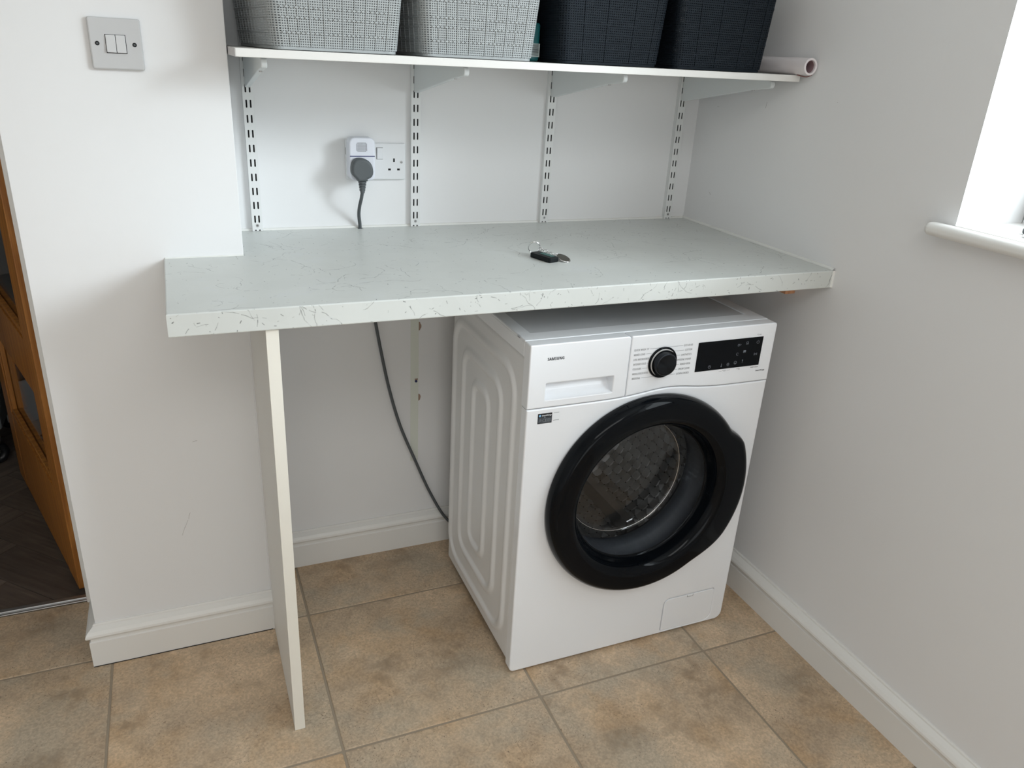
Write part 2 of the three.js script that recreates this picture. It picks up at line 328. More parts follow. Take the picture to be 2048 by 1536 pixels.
// threshold strip, door lining
struct('trim_1', merge([bx(-2.50, -1.6985, 0, 0.004, -0.036, -0.008, 0.0015), bx(-2.50, -1.6985, 0.003, 0.0075, -0.026, -0.017, 0.002)]), M.alu);
struct('trim_2', merge([bx(-1.7015, XD - 0.0005, 0, 2.02, -0.042, -0.001, 0.002), bx(-2.52, -2.50, 0, 2.02, -0.12, -0.001, 0.002), bx(-2.52, XD - 0.0005, 2.02, 2.05, -0.042, -0.001, 0.002)]), M.gloss);
// moulded baseboards
const SK = [[0, 0], [0.0165, 0], [0.0165, 0.069], [0.0135, 0.0715], [0.0125, 0.079], [0.0145, 0.0815], [0.0205, 0.0835], [0.0222, 0.0875], [0.0212, 0.0925], [0.016, 0.0995], [0.0085, 0.105], [0.0055, 0.107], [0.005, 0.1105], [0.0035, 0.112], [0, 0.112]];
struct('baseboard_back', sweep(SK, [[-0.017, 0], [XN + 0.026, 0]].reverse()), M.gloss);
struct('baseboard_right', sweep(SK, [[0, 4.6], [0, 0]].reverse().map(([x, z]) => [x, z])), M.gloss);
struct('baseboard_nib', sweep(SK, [[XD, 0.0005], [XD, ZN], [XN + 0.001, ZN]]), M.gloss);
for (const [name, r, pts] of [['trim_3', 0.0010, [[-1.67, 0.0008, ZN + 0.0172], [-1.6, 0.0006, ZN + 0.0172], [-1.45, 0.001, ZN + 0.0172], [-1.3, 0.0007, ZN + 0.0172], [-1.262, 0.001, ZN + 0.0172]]]]) struct(name, tube(pts, r, 60, 6), M.dirtyLine);
// window: frame, pane, sill
{
  const { z0, z1, y0, y1, depth: d } = WIN, f = 0.055, g = [];
  g.push(bx(d, d + 0.065, y0 - 0.02, y0 + f, z0, z1, 0.006), bx(d, d + 0.065, y1 - f, y1, z0, z1, 0.006), bx(d, d + 0.065, y0, y1, z0, z0 + f, 0.006), bx(d, d + 0.065, y0, y1, z1 - f, z1, 0.006), bx(d - 0.004, d + 0.06, y0, y1, (z0 + z1) / 2 - 0.04, (z0 + z1) / 2 + 0.04, 0.006));
  const w = struct('window_1', merge(g), M.upvc);
  for (const [a, b] of [[z0 + f, (z0 + z1) / 2 - 0.04], [(z0 + z1) / 2 + 0.04, z1 - f]]) part('pane', bx(d + 0.03, d + 0.034, y0 + f, y1 - f, a, b), M.pane, w);
  const nose = bx(-0.034, -0.0005, 1.102, y0, z0 - 0.045, z1 + 0.045, 0.0115, 4), bed = bx(-0.002, d + 0.002, 1.102, y0, z0 + 0.0005, z1 - 0.0005, 0.0005);
  struct('window_sill', merge([nose, bed]), M.gloss);
}
{
  const { x0, x1, y1, z } = PATIO, g = [];
  for (const [a, b] of [[x0, x0 + 0.08], [(x0 + x1) / 2 - 0.06, (x0 + x1) / 2 + 0.06], [x1 - 0.08, x1]]) g.push(bx(a, b, 0, y1, z + 0.03, z + 0.1, 0.006));
  g.push(bx(x0, x1, 0, 0.09, z + 0.03, z + 0.1, 0.006), bx(x0, x1, y1 - 0.09, y1, z + 0.03, z + 0.1, 0.006));
  const dr = struct('door_2', merge(g), M.upvc);
  for (const [a, b] of [[x0 + 0.08, (x0 + x1) / 2 - 0.06], [(x0 + x1) / 2 + 0.06, x1 - 0.08]]) part('pane', bx(a, b, 0.09, y1 - 0.09, z + 0.062, z + 0.066), M.pane, dr);
}
// marks on the walls: a strip left bare by a removed upright, chipped paint, scuffs
{
  const strip = part('paint_mark', bx(-0.829, -0.8065, 0.284, 0.93, 0, 0.0008), M.bareStrip, wallBack, 'bare greenish strip where an upright was removed');
  for (const [x, y, w, h] of [[-0.8065, 0.694, 0.0065, 0.0125], [-0.8065, 0.4835, 0.0065, 0.0105]]) {
    const s = new THREE.Shape(); for (let i = 0; i <= 12; i++) { const a = -Math.PI / 2 + Math.PI * i / 12, k = 0.85 + 0.3 * hash(i, 3, Math.round(y * 100)); const px = x + w * Math.cos(a) * k, py = y + h * Math.sin(a); i ? s.lineTo(px, py) : s.moveTo(px, py); }
    part('paint_chip', prism(s, 0.0001, 0.0011), M.plaster, wallBack, 'chip showing brown plaster');
  }
  part('paint_chip', prism(poly([[-0.8175, 0.541], [-0.8085, 0.5415], [-0.8082, 0.538], [-0.8105, 0.535], [-0.8165, 0.5365]]), 0.0002, 0.0014), M.plaster, wallBack);
  part('wall_plug', at(plain(new THREE.CylinderGeometry(0.0036, 0.0036, 0.004, 14).rotateX(Math.PI / 2)), -0.8135, 0.5335, 0.001), M.bluePlug, wallBack, 'dark blue wall plug');
  const greyMark = std({ color: lin(0.45, 0.43, 0.41), roughness: 0.9 });
  M.greyMark = greyMark;
  const z = ZN + 0.0001;
  part('scuff_mark', tube([[-1.3985, 0.549, z], [-1.394, 0.5505, z], [-1.389, 0.5512, z]], 0.0005, 16, 5), greyMark, wallNib);
  for (const pts of [[[-1.4215, 0.369, z], [-1.4245, 0.362, z], [-1.4262, 0.352, z]], [[-1.428, 0.35, z], [-1.434, 0.337, z], [-1.4365, 0.331, z]], [[-1.436, 0.334, z], [-1.441, 0.321, z], [-1.4445, 0.311, z]]]) part('scuff_mark', tube(pts, 0.00035, 16, 5), greyMark, wallNib);
  for (const [y, zz, dy, dz] of [[1.3015, 0.282, 0.007, 0.001], [1.2836, 0.0907, 0.001, 0.004], [1.0556, 0.1104, 0.003, -0.004], [1.3238, 0.5155, 0.001, 0.001]]) {
    const wr = scene.getObjectByName('wall_right');
    part('scuff_mark', tube([[0, y - dy, zz - dz], [-0.0001, y, zz], [0, y + dy, zz + dz]], 0.0004, 8, 5), greyMark, wr);
  }
}

// ---------------------------------------------------------------- oak door standing open into the hallway
{
  const t = thing('oak_door', 'oak door with glass panes standing open into the dark hallway', 'door', [-1.7225, 0, -0.0546]);
  t.rotation.y = Math.atan2(0.95375, -0.30062);
  const R = [[0.009, 0.275], [0.545, 0.685], [1.245, 1.385], [1.86, 1.98]];
  part('stile', bx(0, 0.105, 0.009, 1.98, 0, 0.04, 0.002), M.oak, t); part('stile', bx(0.655, 0.76, 0.009, 1.98, 0, 0.04, 0.002), M.oak, t);
  for (const [a, b] of R) { const g = bx(a, b, 0.105, 0.655, 0.0008, 0.0392, 0.0015); g.rotateZ(0); part('rail', bx(0.105, 0.655, a, b, 0.0008, 0.0392, 0.0015), M.oak, t); }
  for (let i = 0; i < 3; i++) {
    const a = R[i][1], b = R[i + 1][0], p = part('glass_pane', bx(0.106, 0.654, a, b, 0.018, 0.022), M.pane, t), q = [];
    for (const [z0, z1] of [[0.004, 0.0175], [0.0225, 0.036]]) q.push(bx(0.105, 0.119, a, b, z0, z1, 0.003), bx(0.641, 0.655, a, b, z0, z1, 0.003), bx(0.105, 0.655, a, a + 0.014, z0, z1, 0.003), bx(0.105, 0.655, b - 0.014, b, z0, z1, 0.003));
    mesh('beading', merge(q), M.oak, p);
  }
}
// something on castors in the hallway, only its near corner in view
{
  const t = thing('hallway_trolley', 'dark trolley on black castors standing in the unlit hallway', 'trolley', [-2.16, 0, -1.02]);
  const grey = std({ color: lin(0.16, 0.17, 0.18), roughness: 0.5 });
  part('body', bx(-0.2, 0.17, 0.14, 0.30, -0.2, 0.17, 0.01), grey, t); part('deck', bx(-0.21, 0.18, 0.30, 0.36, -0.21, 0.18, 0.01), M.blackSatin, t); part('crate', bx(-0.2, 0.165, 0.36, 0.56, -0.2, 0.165, 0.012), grey, t);
  for (const [x, z] of [[0.13, 0.13], [-0.16, 0.13], [0.13, -0.16], [-0.16, -0.16]]) {
    const w = part('castor', plain(new THREE.TorusGeometry(0.026, 0.014, 10, 20)).rotateY(0.5).translate(x, 0.04, z), M.blackSatin, t);
    mesh('fork', merge([bx(x - 0.018, x + 0.018, 0.075, 0.14, z - 0.018, z + 0.018, 0.004), bx(x - 0.006, x + 0.006, 0.03, 0.08, z - 0.02, z - 0.015), bx(x - 0.006, x + 0.006, 0.03, 0.08, z + 0.015, z + 0.02)]), M.steel, w);
  }
}

// ---------------------------------------------------------------- worktop and what carries it
const HT = 0.9668, TH = 0.0406, D = 0.6118;
{
  const t = thing('worktop', 'L-shaped pale laminate worktop with fine dark veins above the washing machine', 'worktop');
  const L = -1.411, s = poly([[L, -ZN - 0.0005], [XN + 0.001, -ZN - 0.0005], [XN + 0.001, -0.0005], [-0.9672, -0.0005], [-0.9672, -0.0172], [-0.9565, -0.0172], [-0.9565, -0.0005], [-0.0025, -0.0005], [-0.0025, -D], [L, -D]]);   // shape y = -z
  const g = new THREE.ExtrudeGeometry(s, { depth: TH - 0.005, bevelEnabled: true, bevelThickness: 0.0025, bevelSize: 0.0025, bevelOffset: -0.0025, bevelSegments: 3 });
  g.rotateX(-Math.PI / 2); g.translate(0, HT - TH + 0.0025, 0);
  const o = plain(g), p = o.attributes.position, n = o.attributes.normal, uv = o.attributes.uv;
  for (let i = 0; i < p.count; i++) { const top = Math.abs(n.getY(i)) > 0.5; if (!top && Math.abs(n.getZ(i)) > 0.5) uv.setXY(i, p.getX(i), p.getZ(i) + (HT - p.getY(i)) * 1.0 + 0.27); else if (!top) uv.setXY(i, p.getX(i) + (HT - p.getY(i)), p.getZ(i)); }
  part('board', o, M.top, t);
  struct('trim_4', merge([tube([[XN + 0.004, HT + 0.0005, 0.0005], [-0.6, HT + 0.0005, 0.0005], [-0.004, HT + 0.0005, 0.0005]], 0.0045, 8, 8), tube([[-0.0005, HT + 0.0005, 0.001], [-0.0005, HT + 0.0005, 0.3], [-0.0005, HT + 0.0005, D]], 0.0055, 8, 8), tube([[-0.0005, HT - TH + 0.001, D - 0.002], [-0.0005, HT, D - 0.002]], 0.005, 4, 8), tube([[L + 0.002, HT + 0.0003, ZN + 0.0003], [XN, HT + 0.0003, ZN + 0.0003]], 0.0022, 4, 6)]), M.sealant);
  struct('trim_5', tube([[XN - 0.0002, 0.113, ZN + 0.0004], [XN - 0.0002, 0.5, ZN + 0.0004], [XN - 0.0002, HT - TH - 0.001, ZN + 0.0004]], 0.0028, 12, 8), M.wall);
}
{
  const t = thing('support_panel', 'upright white board with a cream edge holding up the worktop end', 'panel', [-1.2575, 0, 0.42]);
  part('panel_board', bx(0, 0.0215, 0.0005, HT - TH - 0.0005, -0.28, 0.1828, 0.0008), M.panelFace, t);
  part('edge_band', bx(-0.0001, 0.0217, 0.0005, HT - TH - 0.0005, 0.1828, 0.1836, 0.0003), M.panelEdge, t, 'cream edge band');
}
tag(mesh('wall_batten', bx(-0.03, -0.0005, 0.881, HT - TH - 0.0005, 0.02, 0.503, 0.0008), M.pine, scene), 'short bare pine batten under the worktop end by the window wall', 'batten');

// ---------------------------------------------------------------- twin-slot shelving
const UX = [-1.2052, -0.8208, -0.4599, -0.0638], SLOT0 = 0.9956;
const uprightNames = ['white slotted shelf upright nearest the light switch wall', 'white slotted shelf upright beside the double socket', 'white slotted shelf upright behind the key fob', 'white slotted shelf upright in the corner by the window wall'];
const bracketNames = ['white shelf bracket under the shelf end nearest the light switch', 'white shelf bracket on the upright beside the double socket', 'white shelf bracket under the first dark basket', 'white shelf bracket under the shelf end with the plastic tube'];
{
  const top = 1.93, w = 0.0235, zf = 0.013;
  const s = poly([[-w / 2, HT + 0.0005], [w / 2, HT + 0.0005], [w / 2, top], [-w / 2, top]]);
  for (let k = 0; k < 29; k++) for (const x of [-0.0045, 0.0045]) s.holes.push(roundRect(x - 0.0018, x + 0.0018, SLOT0 + 0.032 * k - 0.0085, SLOT0 + 0.032 * k + 0.0085, 0.0017, THREE.Path));
  for (const x of [-0.0045, 0.0045]) s.holes.push(roundRect(x - 0.002, x + 0.002, HT + 0.001, HT + 0.004, 0.0009, THREE.Path));
  for (const y of [SLOT0 + 6.5 * 0.032, SLOT0 + 14.5 * 0.032, SLOT0 + 22.5 * 0.032]) { const h = new THREE.Path(); h.absarc(0, y, 0.0031, 0, 7); s.holes.push(h); }
  const face = prism(s, zf - 0.0014, zf, 0, 1, 4), sides = merge([bx(-w / 2, -w / 2 + 0.0014, HT + 0.0005, top, 0.0002, zf - 0.0003), bx(w / 2 - 0.0014, w / 2, HT + 0.0005, top, 0.0002, zf - 0.0003)]);
  const ch = merge([face, sides]), inner = bx(-w / 2 + 0.0015, w / 2 - 0.0015, HT + 0.001, top, 0.0004, 0.0075), bolt = plain(new THREE.CylinderGeometry(0.0036, 0.0030, 0.0014, 14).rotateX(Math.PI / 2)).translate(0, 0.9806, zf);
  const base = new THREE.Group();
  mesh('channel', ch, M.upright, base); mesh('back_web', inner, M.uprightInner, base, 'dark inner web seen through the slots');
  const sc = mesh('screw', bolt, M.screw, base, 'small cross-head screw');
  mesh('screw_slot', merge([bx(-0.0018, 0.0018, 0.9803, 0.9809, zf, zf + 0.0008), bx(-0.0003, 0.0003, 0.9788, 0.9824, zf, zf + 0.0008)]), M.hole, sc);
  UX.forEach((x, i) => { const o = base.clone(); o.name = numbered('shelf_upright'); o.position.x = x; scene.add(o); tag(o, uprightNames[i], 'shelf upright', 'slotted uprights under the shelf'); });
}
const shelfY = (x) => 1.3716 + 0.004 * (x + 0.63);       // top of the shelf, which leans a little
UX.forEach((x, i) => {
  const y1 = -0.0005, s = new THREE.Shape();              // profile in (z, y), y = 0 at the shelf's underside
  s.moveTo(0.014, y1); s.lineTo(0.366, y1); s.absarc(0.362, y1 - 0.0085, 0.0085, 0.4 * Math.PI, -0.42 * Math.PI, true);
  s.lineTo(0.30, -0.0245); s.lineTo(0.024, -0.0685); s.lineTo(0.014, -0.068);
  const g = prism(s, -0.0055, 0.0055, 0.0018, 3, 8); g.rotateY(-Math.PI / 2);
  const t = thing('shelf_bracket', bracketNames[i], 'shelf bracket', [x, shelfY(x) - 0.0146, 0], 'tapered brackets under the shelf');
  part('arm', g, M.bracket, t);
  part('hook', merge([bx(-0.0052, -0.0038, -0.06, -0.05, 0.008, 0.016), bx(0.0038, 0.0052, -0.06, -0.05, 0.008, 0.016)]), M.bracket, t);
  part('screw', plain(new THREE.CylinderGeometry(0.003, 0.003, 0.003, 12)).rotateX(0.16).translate(0.0, -0.0245, 0.302), M.screw, t, 'small dark screw under the arm');
});
{
  const t = thing('shelf', 'long thin white shelf carrying four woven storage baskets', 'shelf', [-0.6335, 1.3716, 0]);
  t.rotation.z = 0.004;
  part('board', bx(-0.6215, 0.6205, -0.0142, 0, 0.0135, 0.398, 0.001), M.shelf, t);
  part('end_band', bx(-0.6222, -0.6215, -0.0142, 0, 0.0135, 0.398), M.shelfEnd, t, 'unpainted grey end');
}

// ---------------------------------------------------------------- woven plastic baskets
function basketParts(W0, W1, DP, H, mat, dark) {
  const base = new THREE.Group(), pitch = dark ? 0.0046 : 0.0041, half = dark ? 0.00145 : 0.00105, wv = [], acc = [], solid = [];
  const hw = (y) => (W0 + (W1 - W0) * y / 0.13) / 2, hd = (y) => DP / 2 + (hw(y) - W0 / 2), cr = 0.018;
  const loop = (y, off) => {                       // rounded rectangle, clockwise seen from above, starting front left
    const a = hw(y) + off, b = hd(y) + off, r = cr + off, p = [];
    for (const [cx, cz, t0] of [[a - r, b - r, 0], [-(a - r), b - r, 1], [-(a - r), -(b - r), 2], [a - r, -(b - r), 3]]) for (let i = 0; i <= 5; i++) { const t = (t0 + i / 5) * Math.PI / 2; p.push([cx + r * Math.cos(t), cz + r * Math.sin(t)]); }
    return p;
  };
  const ribbon = (y, hh, o0, o1, list) => {        // closed flat bar following the outline
    const A = loop(y - hh, o1), B = loop(y + hh, o1), C = loop(y + hh, o0), E = loop(y - hh, o0), pos = [], N = A.length;
    for (let i = 0; i < N; i++) {
      const j = (i + 1) % N, P = [[A, y - hh], [B, y + hh], [C, y + hh], [E, y - hh]];
      for (let k = 0; k < 4; k++) { const [u, yu] = P[k], [v, yv] = P[(k + 1) % 4], a = [u[i][0], yu, u[i][1]], b = [u[j][0], yu, u[j][1]], c = [v[j][0], yv, v[j][1]], d = [v[i][0], yv, v[i][1]]; pos.push(...a, ...c, ...b, ...a, ...d, ...c); }
    }
    const g = new THREE.BufferGeometry(); g.setAttribute('position', new THREE.Float32BufferAttribute(pos, 3)); g.computeVertexNormals(); list.push(plain(g));
  };
  const upright = (fx, fz, nx, nz, wd, o0, o1, list) => {  // leaning bar; fx, fz give its foot and head
    const pos = [], q = (y, s, o) => { const [x, z] = [fx(y), fz(y)]; return [x + nz * s * wd + nx * o, y, z - nx * s * wd + nz * o]; };
    const c = [0.006, H].map((y) => [q(y, -1, o0), q(y, 1, o0), q(y, 1, o1), q(y, -1, o1)]);
    for (let k = 0; k < 4; k++) { const m = (k + 1) % 4; pos.push(...c[0][k], ...c[1][m], ...c[0][m], ...c[0][k], ...c[1][k], ...c[1][m]); }
    const g = new THREE.BufferGeometry(); g.setAttribute('position', new THREE.Float32BufferAttribute(pos, 3)); g.computeVertexNormals(); list.push(plain(g));
  };
  for (let y = 0.008, k = 0; y < H; y += pitch, k++) ribbon(y, half, -0.0008, 0.0008, wv);
  let ai = 0;
  const nx = Math.round((W0 - 2 * cr) / pitch), nz = Math.round((DP - 2 * cr) / pitch), gapsX = [4, 5, 6, 8, 5, 5, 5, 5, 8, 5, 6, 4, 5];
  for (const s of [1, -1]) {
    let next = 3; ai = 0;
    for (let i = 0; i <= nx; i++) { const f = i / nx * 2 - 1, fx = (y) => f * (hw(y) - cr), fz = (y) => s * hd(y); upright(fx, fz, 0, s, half, -0.0010, 0.0006, wv); if (i === next) { if (!dark || ai % 2) upright(fx, fz, 0, s, half * 0.9, 0.0004, 0.0019, acc); next += gapsX[ai++ % gapsX.length]; } }
    for (let i = 0; i <= nz; i++) { const f = i / nz * 2 - 1, fz = (y) => f * (hd(y) - cr), fx = (y) => s * hw(y); upright(fx, fz, s, 0, half, -0.0010, 0.0006, wv); if (i % 7 === 3 && !dark) upright(fx, fz, s, 0, half * 0.9, 0.0004, 0.0016, acc); }
    for (const c of [1, -1]) for (let i = 1; i < 5; i++) { const a = i / 5 * Math.PI / 2; upright((y) => c * (hw(y) - cr + cr * Math.cos(a)), (y) => s * (hd(y) - cr + cr * Math.sin(a)), c * Math.cos(a), s * Math.sin(a), half, -0.001, 0.0007, wv); }
  }
  const rows = [5, 11, 15, 22, 27, 33, 40, 46];
  for (const k of rows) {
    const y = 0.008 + k * pitch; if (y > H - 0.005) continue;
    if (dark) { if (k % 2) ribbon(y, half * 1.2, 0.0006, 0.0014, acc); continue; }
    for (let i = 0; i < nx; i += 2) { const f = (i + 0.5) / nx * 2 - 1, x = f * (hw(y) - cr); acc.push(bx(x - pitch * 0.62, x + pitch * 0.62, y - 0.0017, y + 0.0017, hd(y) + 0.0004, hd(y) + 0.0024, 0.0008, 1)); }
    for (const s of [-1, 1]) acc.push(bx(s * hw(y) - 0.0012 + s * 0.0006, s * hw(y) + 0.0012 + s * 0.0006, y - half, y + half, -(hd(y) - cr), hd(y) - cr));
  }
  // moulded foot, side liners and rolled rim
  const f0 = loop(0.002, -0.0012), foot = new THREE.Shape(f0.map(([x, z]) => V2(x, -z))), fg = new THREE.ExtrudeGeometry(foot, { depth: 0.004, bevelEnabled: true, bevelThickness: 0.0012, bevelSize: 0.0012, bevelOffset: -0.0012, bevelSegments: 2 });
  fg.rotateX(-Math.PI / 2); fg.translate(0, 0.0014, 0); solid.push(plain(fg));
  const lin2 = (s) => { const y0 = 0.006, q = [[s * (hw(y0) - 0.0016), y0, hd(y0) - cr - 0.004], [s * (hw(y0) - 0.0016), y0, -(hd(y0) - cr)], [s * (hw(H) - 0.0016), H, -(hd(H) - cr)], [s * (hw(H) - 0.0016), H, hd(H) - cr - 0.004]], t = 0.0008 * s, pos = []; const b = q.map(([x, y, z]) => [x - t, y, z]); for (const [A] of [[q], [b]]) pos.push(...A[0], ...A[1], ...A[2], ...A[0], ...A[2], ...A[3]); const g = new THREE.BufferGeometry(); g.setAttribute('position', new THREE.Float32BufferAttribute(pos, 3)); g.computeVertexNormals(); return plain(g); };
  mesh('weave', merge(wv), mat, base); mesh('raised_bands', merge(acc), mat, base); mesh('foot', merge(solid), mat, base);
  mesh('side_liner', lin2(-1), mat, base); mesh('side_liner_001', lin2(1), mat, base);
  const rim = []; ribbon(H + 0.004, 0.006, -0.002, 0.004, rim); mesh('rim', merge(rim), mat, base);
  return base;
}
{
  const light = basketParts(0.232, 0.2525, 0.345, 0.205, M.weaveLight, false), dark = basketParts(0.236, 0.2520, 0.345, 0.205, M.weaveDark, true);
  const spots = [[light, -1.0875, 0.204, 0.085, 'light grey woven plastic basket at the light switch end of the shelf', 'light grey storage baskets'], [light, -0.797, 0.193, 0.03, 'light grey woven plastic basket beside the teal packet', 'light grey storage baskets'],
    [dark, -0.5005, 0.197, 0, 'charcoal woven plastic basket between the teal packet and the other charcoal basket', 'charcoal storage baskets'], [dark, -0.2205, 0.197, 0, 'charcoal woven plastic basket beside the plastic tube', 'charcoal storage baskets']];
  for (const [p, x, z, ry, label, group] of spots) { const o = p.clone(); o.name = numbered('storage_basket'); o.position.set(x, shelfY(x) + 0.0008, z); o.rotation.set(0, ry, 0.004); scene.add(o); tag(o, label, 'basket', group); }
}
{
  const t = thing('teal_packet', 'teal packet with a barcode wedged between the light and charcoal baskets', 'packet', [-0.646, shelfY(-0.646) + 0.0008, 0.21]);
  part('packet', bx(-0.012, 0.0115, 0, 0.075, -0.09, 0.09, 0.006, 3), M.teal, t);
  const bar = canvasTex(128, 128, (c) => { c.fillStyle = '#b9c4c2'; c.fillRect(0, 0, 128, 128); c.fillStyle = '#1b2526'; let y = 8; while (y < 118) { const h = 2 + Math.floor(rnd() * 6); c.fillRect(14, y, 100, h); y += h + 2 + Math.floor(rnd() * 5); } });
  const pl = plain(new THREE.PlaneGeometry(0.020, 0.026), true).translate(0.001, 0.022, 0.0903);
  part('barcode_print', pl, std({ map: bar, roughness: 0.4 }), t, 'pale barcode label');
}
{
  const t = thing('plastic_tube', 'pinkish white hollow plastic tube lying past the shelf end', 'tube', [-0.0215, shelfY(0) + 0.0195, 0.0]);
  const g = lathe([[0.0135, 0.02], [0.0186, 0.02], [0.0186, 0.4345], [0.0180, 0.436], [0.0141, 0.436], [0.0135, 0.4345], [0.0135, 0.02]], 40);
  part('wall', plain(g), M.tubeWall, t); part('core', plain(lathe([[0, 0.33], [0.0133, 0.33], [0.0134, 0.43]], 32)), M.tubeInner, t, 'brownish pink inside');
  part('film_tail', tube([[-0.006, -0.0186, 0.402], [0.003, -0.0215, 0.425], [0.011, -0.0165, 0.432]], 0.0012, 16, 6), std({ color: lin(0.22, 0.09, 0.08), roughness: 0.5, side: THREE.DoubleSide }), t, 'loose reddish film end');
}

// ---------------------------------------------------------------- electrics
{
  const t = thing('light_switch', 'white double rocker light switch on the wall by the doorway', 'light switch', [-1.446, 1.363, ZN]);
  part('plate', prism(roundRect(-0.043, 0.043, -0.043, 0.043, 0.004), 0.0002, 0.0095, 0.003, 3, 6), M.plateGrey, t);
  part('switch_well', bx(-0.0168, 0.0168, -0.0156, 0.0156, 0.0088, 0.0097), M.hole, t);
  for (const s of [-1, 1]) { const r = bx(-0.0077, 0.0077, -0.0147, 0.0147, 0, 0.0042, 0.0008); r.rotateX(-0.09); r.translate(s * 0.0081, 0, 0.0088); part('rocker', r, M.rocker, t); }
  for (const s of [-1, 1]) { const h = part('screw_hole', plain(new THREE.CylinderGeometry(0.0037, 0.0037, 0.0006, 18).rotateX(Math.PI / 2)).translate(s * 0.0302, 0, 0.0096), M.hole, t); mesh('screw', plain(new THREE.CylinderGeometry(0.0018, 0.0018, 0.0006, 12).rotateX(Math.PI / 2)).translate(s * 0.0302, 0, 0.0099), M.greyRubber, h); }
}
{
  const t = thing('double_socket', 'white double wall socket behind the plug-in alarm unit', 'socket', [-0.919, 1.127, 0]);
  part('plate', prism(roundRect(-0.073, 0.073, -0.043, 0.043, 0.004), 0.0002, 0.0100, 0.003, 3, 6), M.plastic, t);
  for (const [x, y, w, h] of [[0.0441, 0.0033, 0.0042, 0.0085], [0.0327, -0.0187, 0.0066, 0.0045], [0.0552, -0.0187, 0.0066, 0.0045]]) part('pin_hole', bx(x - w / 2, x + w / 2, y - h / 2, y + h / 2, 0.0094, 0.0102), M.hole, t);
  part('switch_well', bx(0.0005, 0.0167, 0.0050, 0.0335, 0.0094, 0.0102), std({ color: lin(0.25, 0.24, 0.24), roughness: 0.6 }), t);
  const r = bx(-0.0072, 0.0072, -0.0132, 0.0132, 0, 0.004, 0.0008); r.rotateX(0.1); r.translate(0.0092, 0.0195, 0.0096); part('rocker', r, M.plastic, t);
  const sc = part('screw', plain(new THREE.CylinderGeometry(0.0034, 0.0034, 0.001, 18).rotateX(Math.PI / 2)).translate(0.0625, -0.0015, 0.0102), M.screw, t, 'grey plate screw');
  mesh('screw_slot', bx(0.0598, 0.0652, -0.0018, -0.0012, 0.0106, 0.0109), M.hole, sc);
}
{
  const t = thing('plug_in_alarm', 'white plug-in alarm unit with a speaker grille and navy line above the plug', 'alarm', [-0.9622, 1.138, 0]);
  part('housing', prism(roundRect(-0.0305, 0.0305, -0.0495, 0.0490, 0.0135), 0.0185, 0.0550, 0.0045, 4, 10), M.adapter, t);
  part('back_shell', prism(roundRect(-0.031, 0.031, -0.047, 0.044, 0.008), 0.0104, 0.0192, 0.001, 2, 8), M.plastic, t);
  part('navy_line', bx(-0.0295, 0.0295, 0.0062, 0.0080, 0.0548, 0.0554), M.navy, t, 'thin navy line');
  const dots = []; for (let j = 0; j < 8; j++) for (let i = 0; i < 9; i++) { if ((j === 0 || j === 7) && (i === 0 || i === 8)) continue; dots.push(plain(new THREE.CylinderGeometry(0.0009, 0.0009, 0.0005, 8).rotateX(Math.PI / 2)).translate(-0.0012 + (i - 4) * 0.00295, 0.0275 + (j - 3.5) * 0.0027, 0.0551)); }
  part('speaker_grille', merge(dots), M.hole, t);
  part('side_button', bx(-0.0316, -0.030, 0.006, 0.022, 0.0125, 0.0165, 0.0006), std({ color: lin(0.3, 0.3, 0.3), roughness: 0.5 }), t);
}
{
  const t = thing('power_plug', 'dark grey mains plug whose cable runs behind the worktop to the washing machine', 'plug', [-0.9672, 1.1165, 0]);
  const s = new THREE.Shape();
  s.moveTo(-0.0115, -0.0255); s.bezierCurveTo(-0.014, -0.018, -0.0255, -0.014, -0.0255, -0.004); s.bezierCurveTo(-0.0265, 0.012, -0.022, 0.0258, -0.006, 0.0262); s.bezierCurveTo(0.012, 0.0268, 0.022, 0.017, 0.0242, 0.003); s.bezierCurveTo(0.0265, -0.010, 0.022, -0.018, 0.0115, -0.0205); s.lineTo(0.011, -0.0255);
  part('body', prism(s, 0.0555, 0.0835, 0.006, 5, 16), M.greyRubber, t);
  const rel = []; for (let i = 0; i < 4; i++) rel.push(plain(new THREE.CylinderGeometry(0.0098 - 0.0009 * i, 0.0092 - 0.0009 * i, 0.0042, 20)).translate(0, -0.0285 - 0.0062 * i, 0.071 - 0.0005 * i));
  rel.push(plain(new THREE.CylinderGeometry(0.0062, 0.0052, 0.028, 16)).translate(0, -0.0395, 0.0705));
  part('strain_relief', merge(rel), M.greyRubber, t);
  const abs = [[-0.9672, 1.066, 0.0705], [-0.9685, 1.048, 0.062], [-0.9695, 1.029, 0.047], [-0.968, 1.004, 0.028], [-0.9622, 0.974, 0.0108], [-0.9618, 0.946, 0.0105], [-0.9612, 0.916, 0.0108], [-0.956, 0.88, 0.0115], [-0.9425, 0.82, 0.013], [-0.928, 0.719, 0.0155], [-0.9157, 0.6425, 0.0165], [-0.8949, 0.5315, 0.0175], [-0.8646, 0.4137, 0.019], [-0.8207, 0.2956, 0.0205], [-0.7743, 0.1791, 0.024], [-0.7292, 0.0923, 0.034], [-0.69, 0.055, 0.06], [-0.66, 0.05, 0.119]];
  part('cable', tube(abs.map(([x, y, z]) => [x + 0.9672, y - 1.1165, z]), 0.0042, 140, 10), M.greyRubber, t);
}

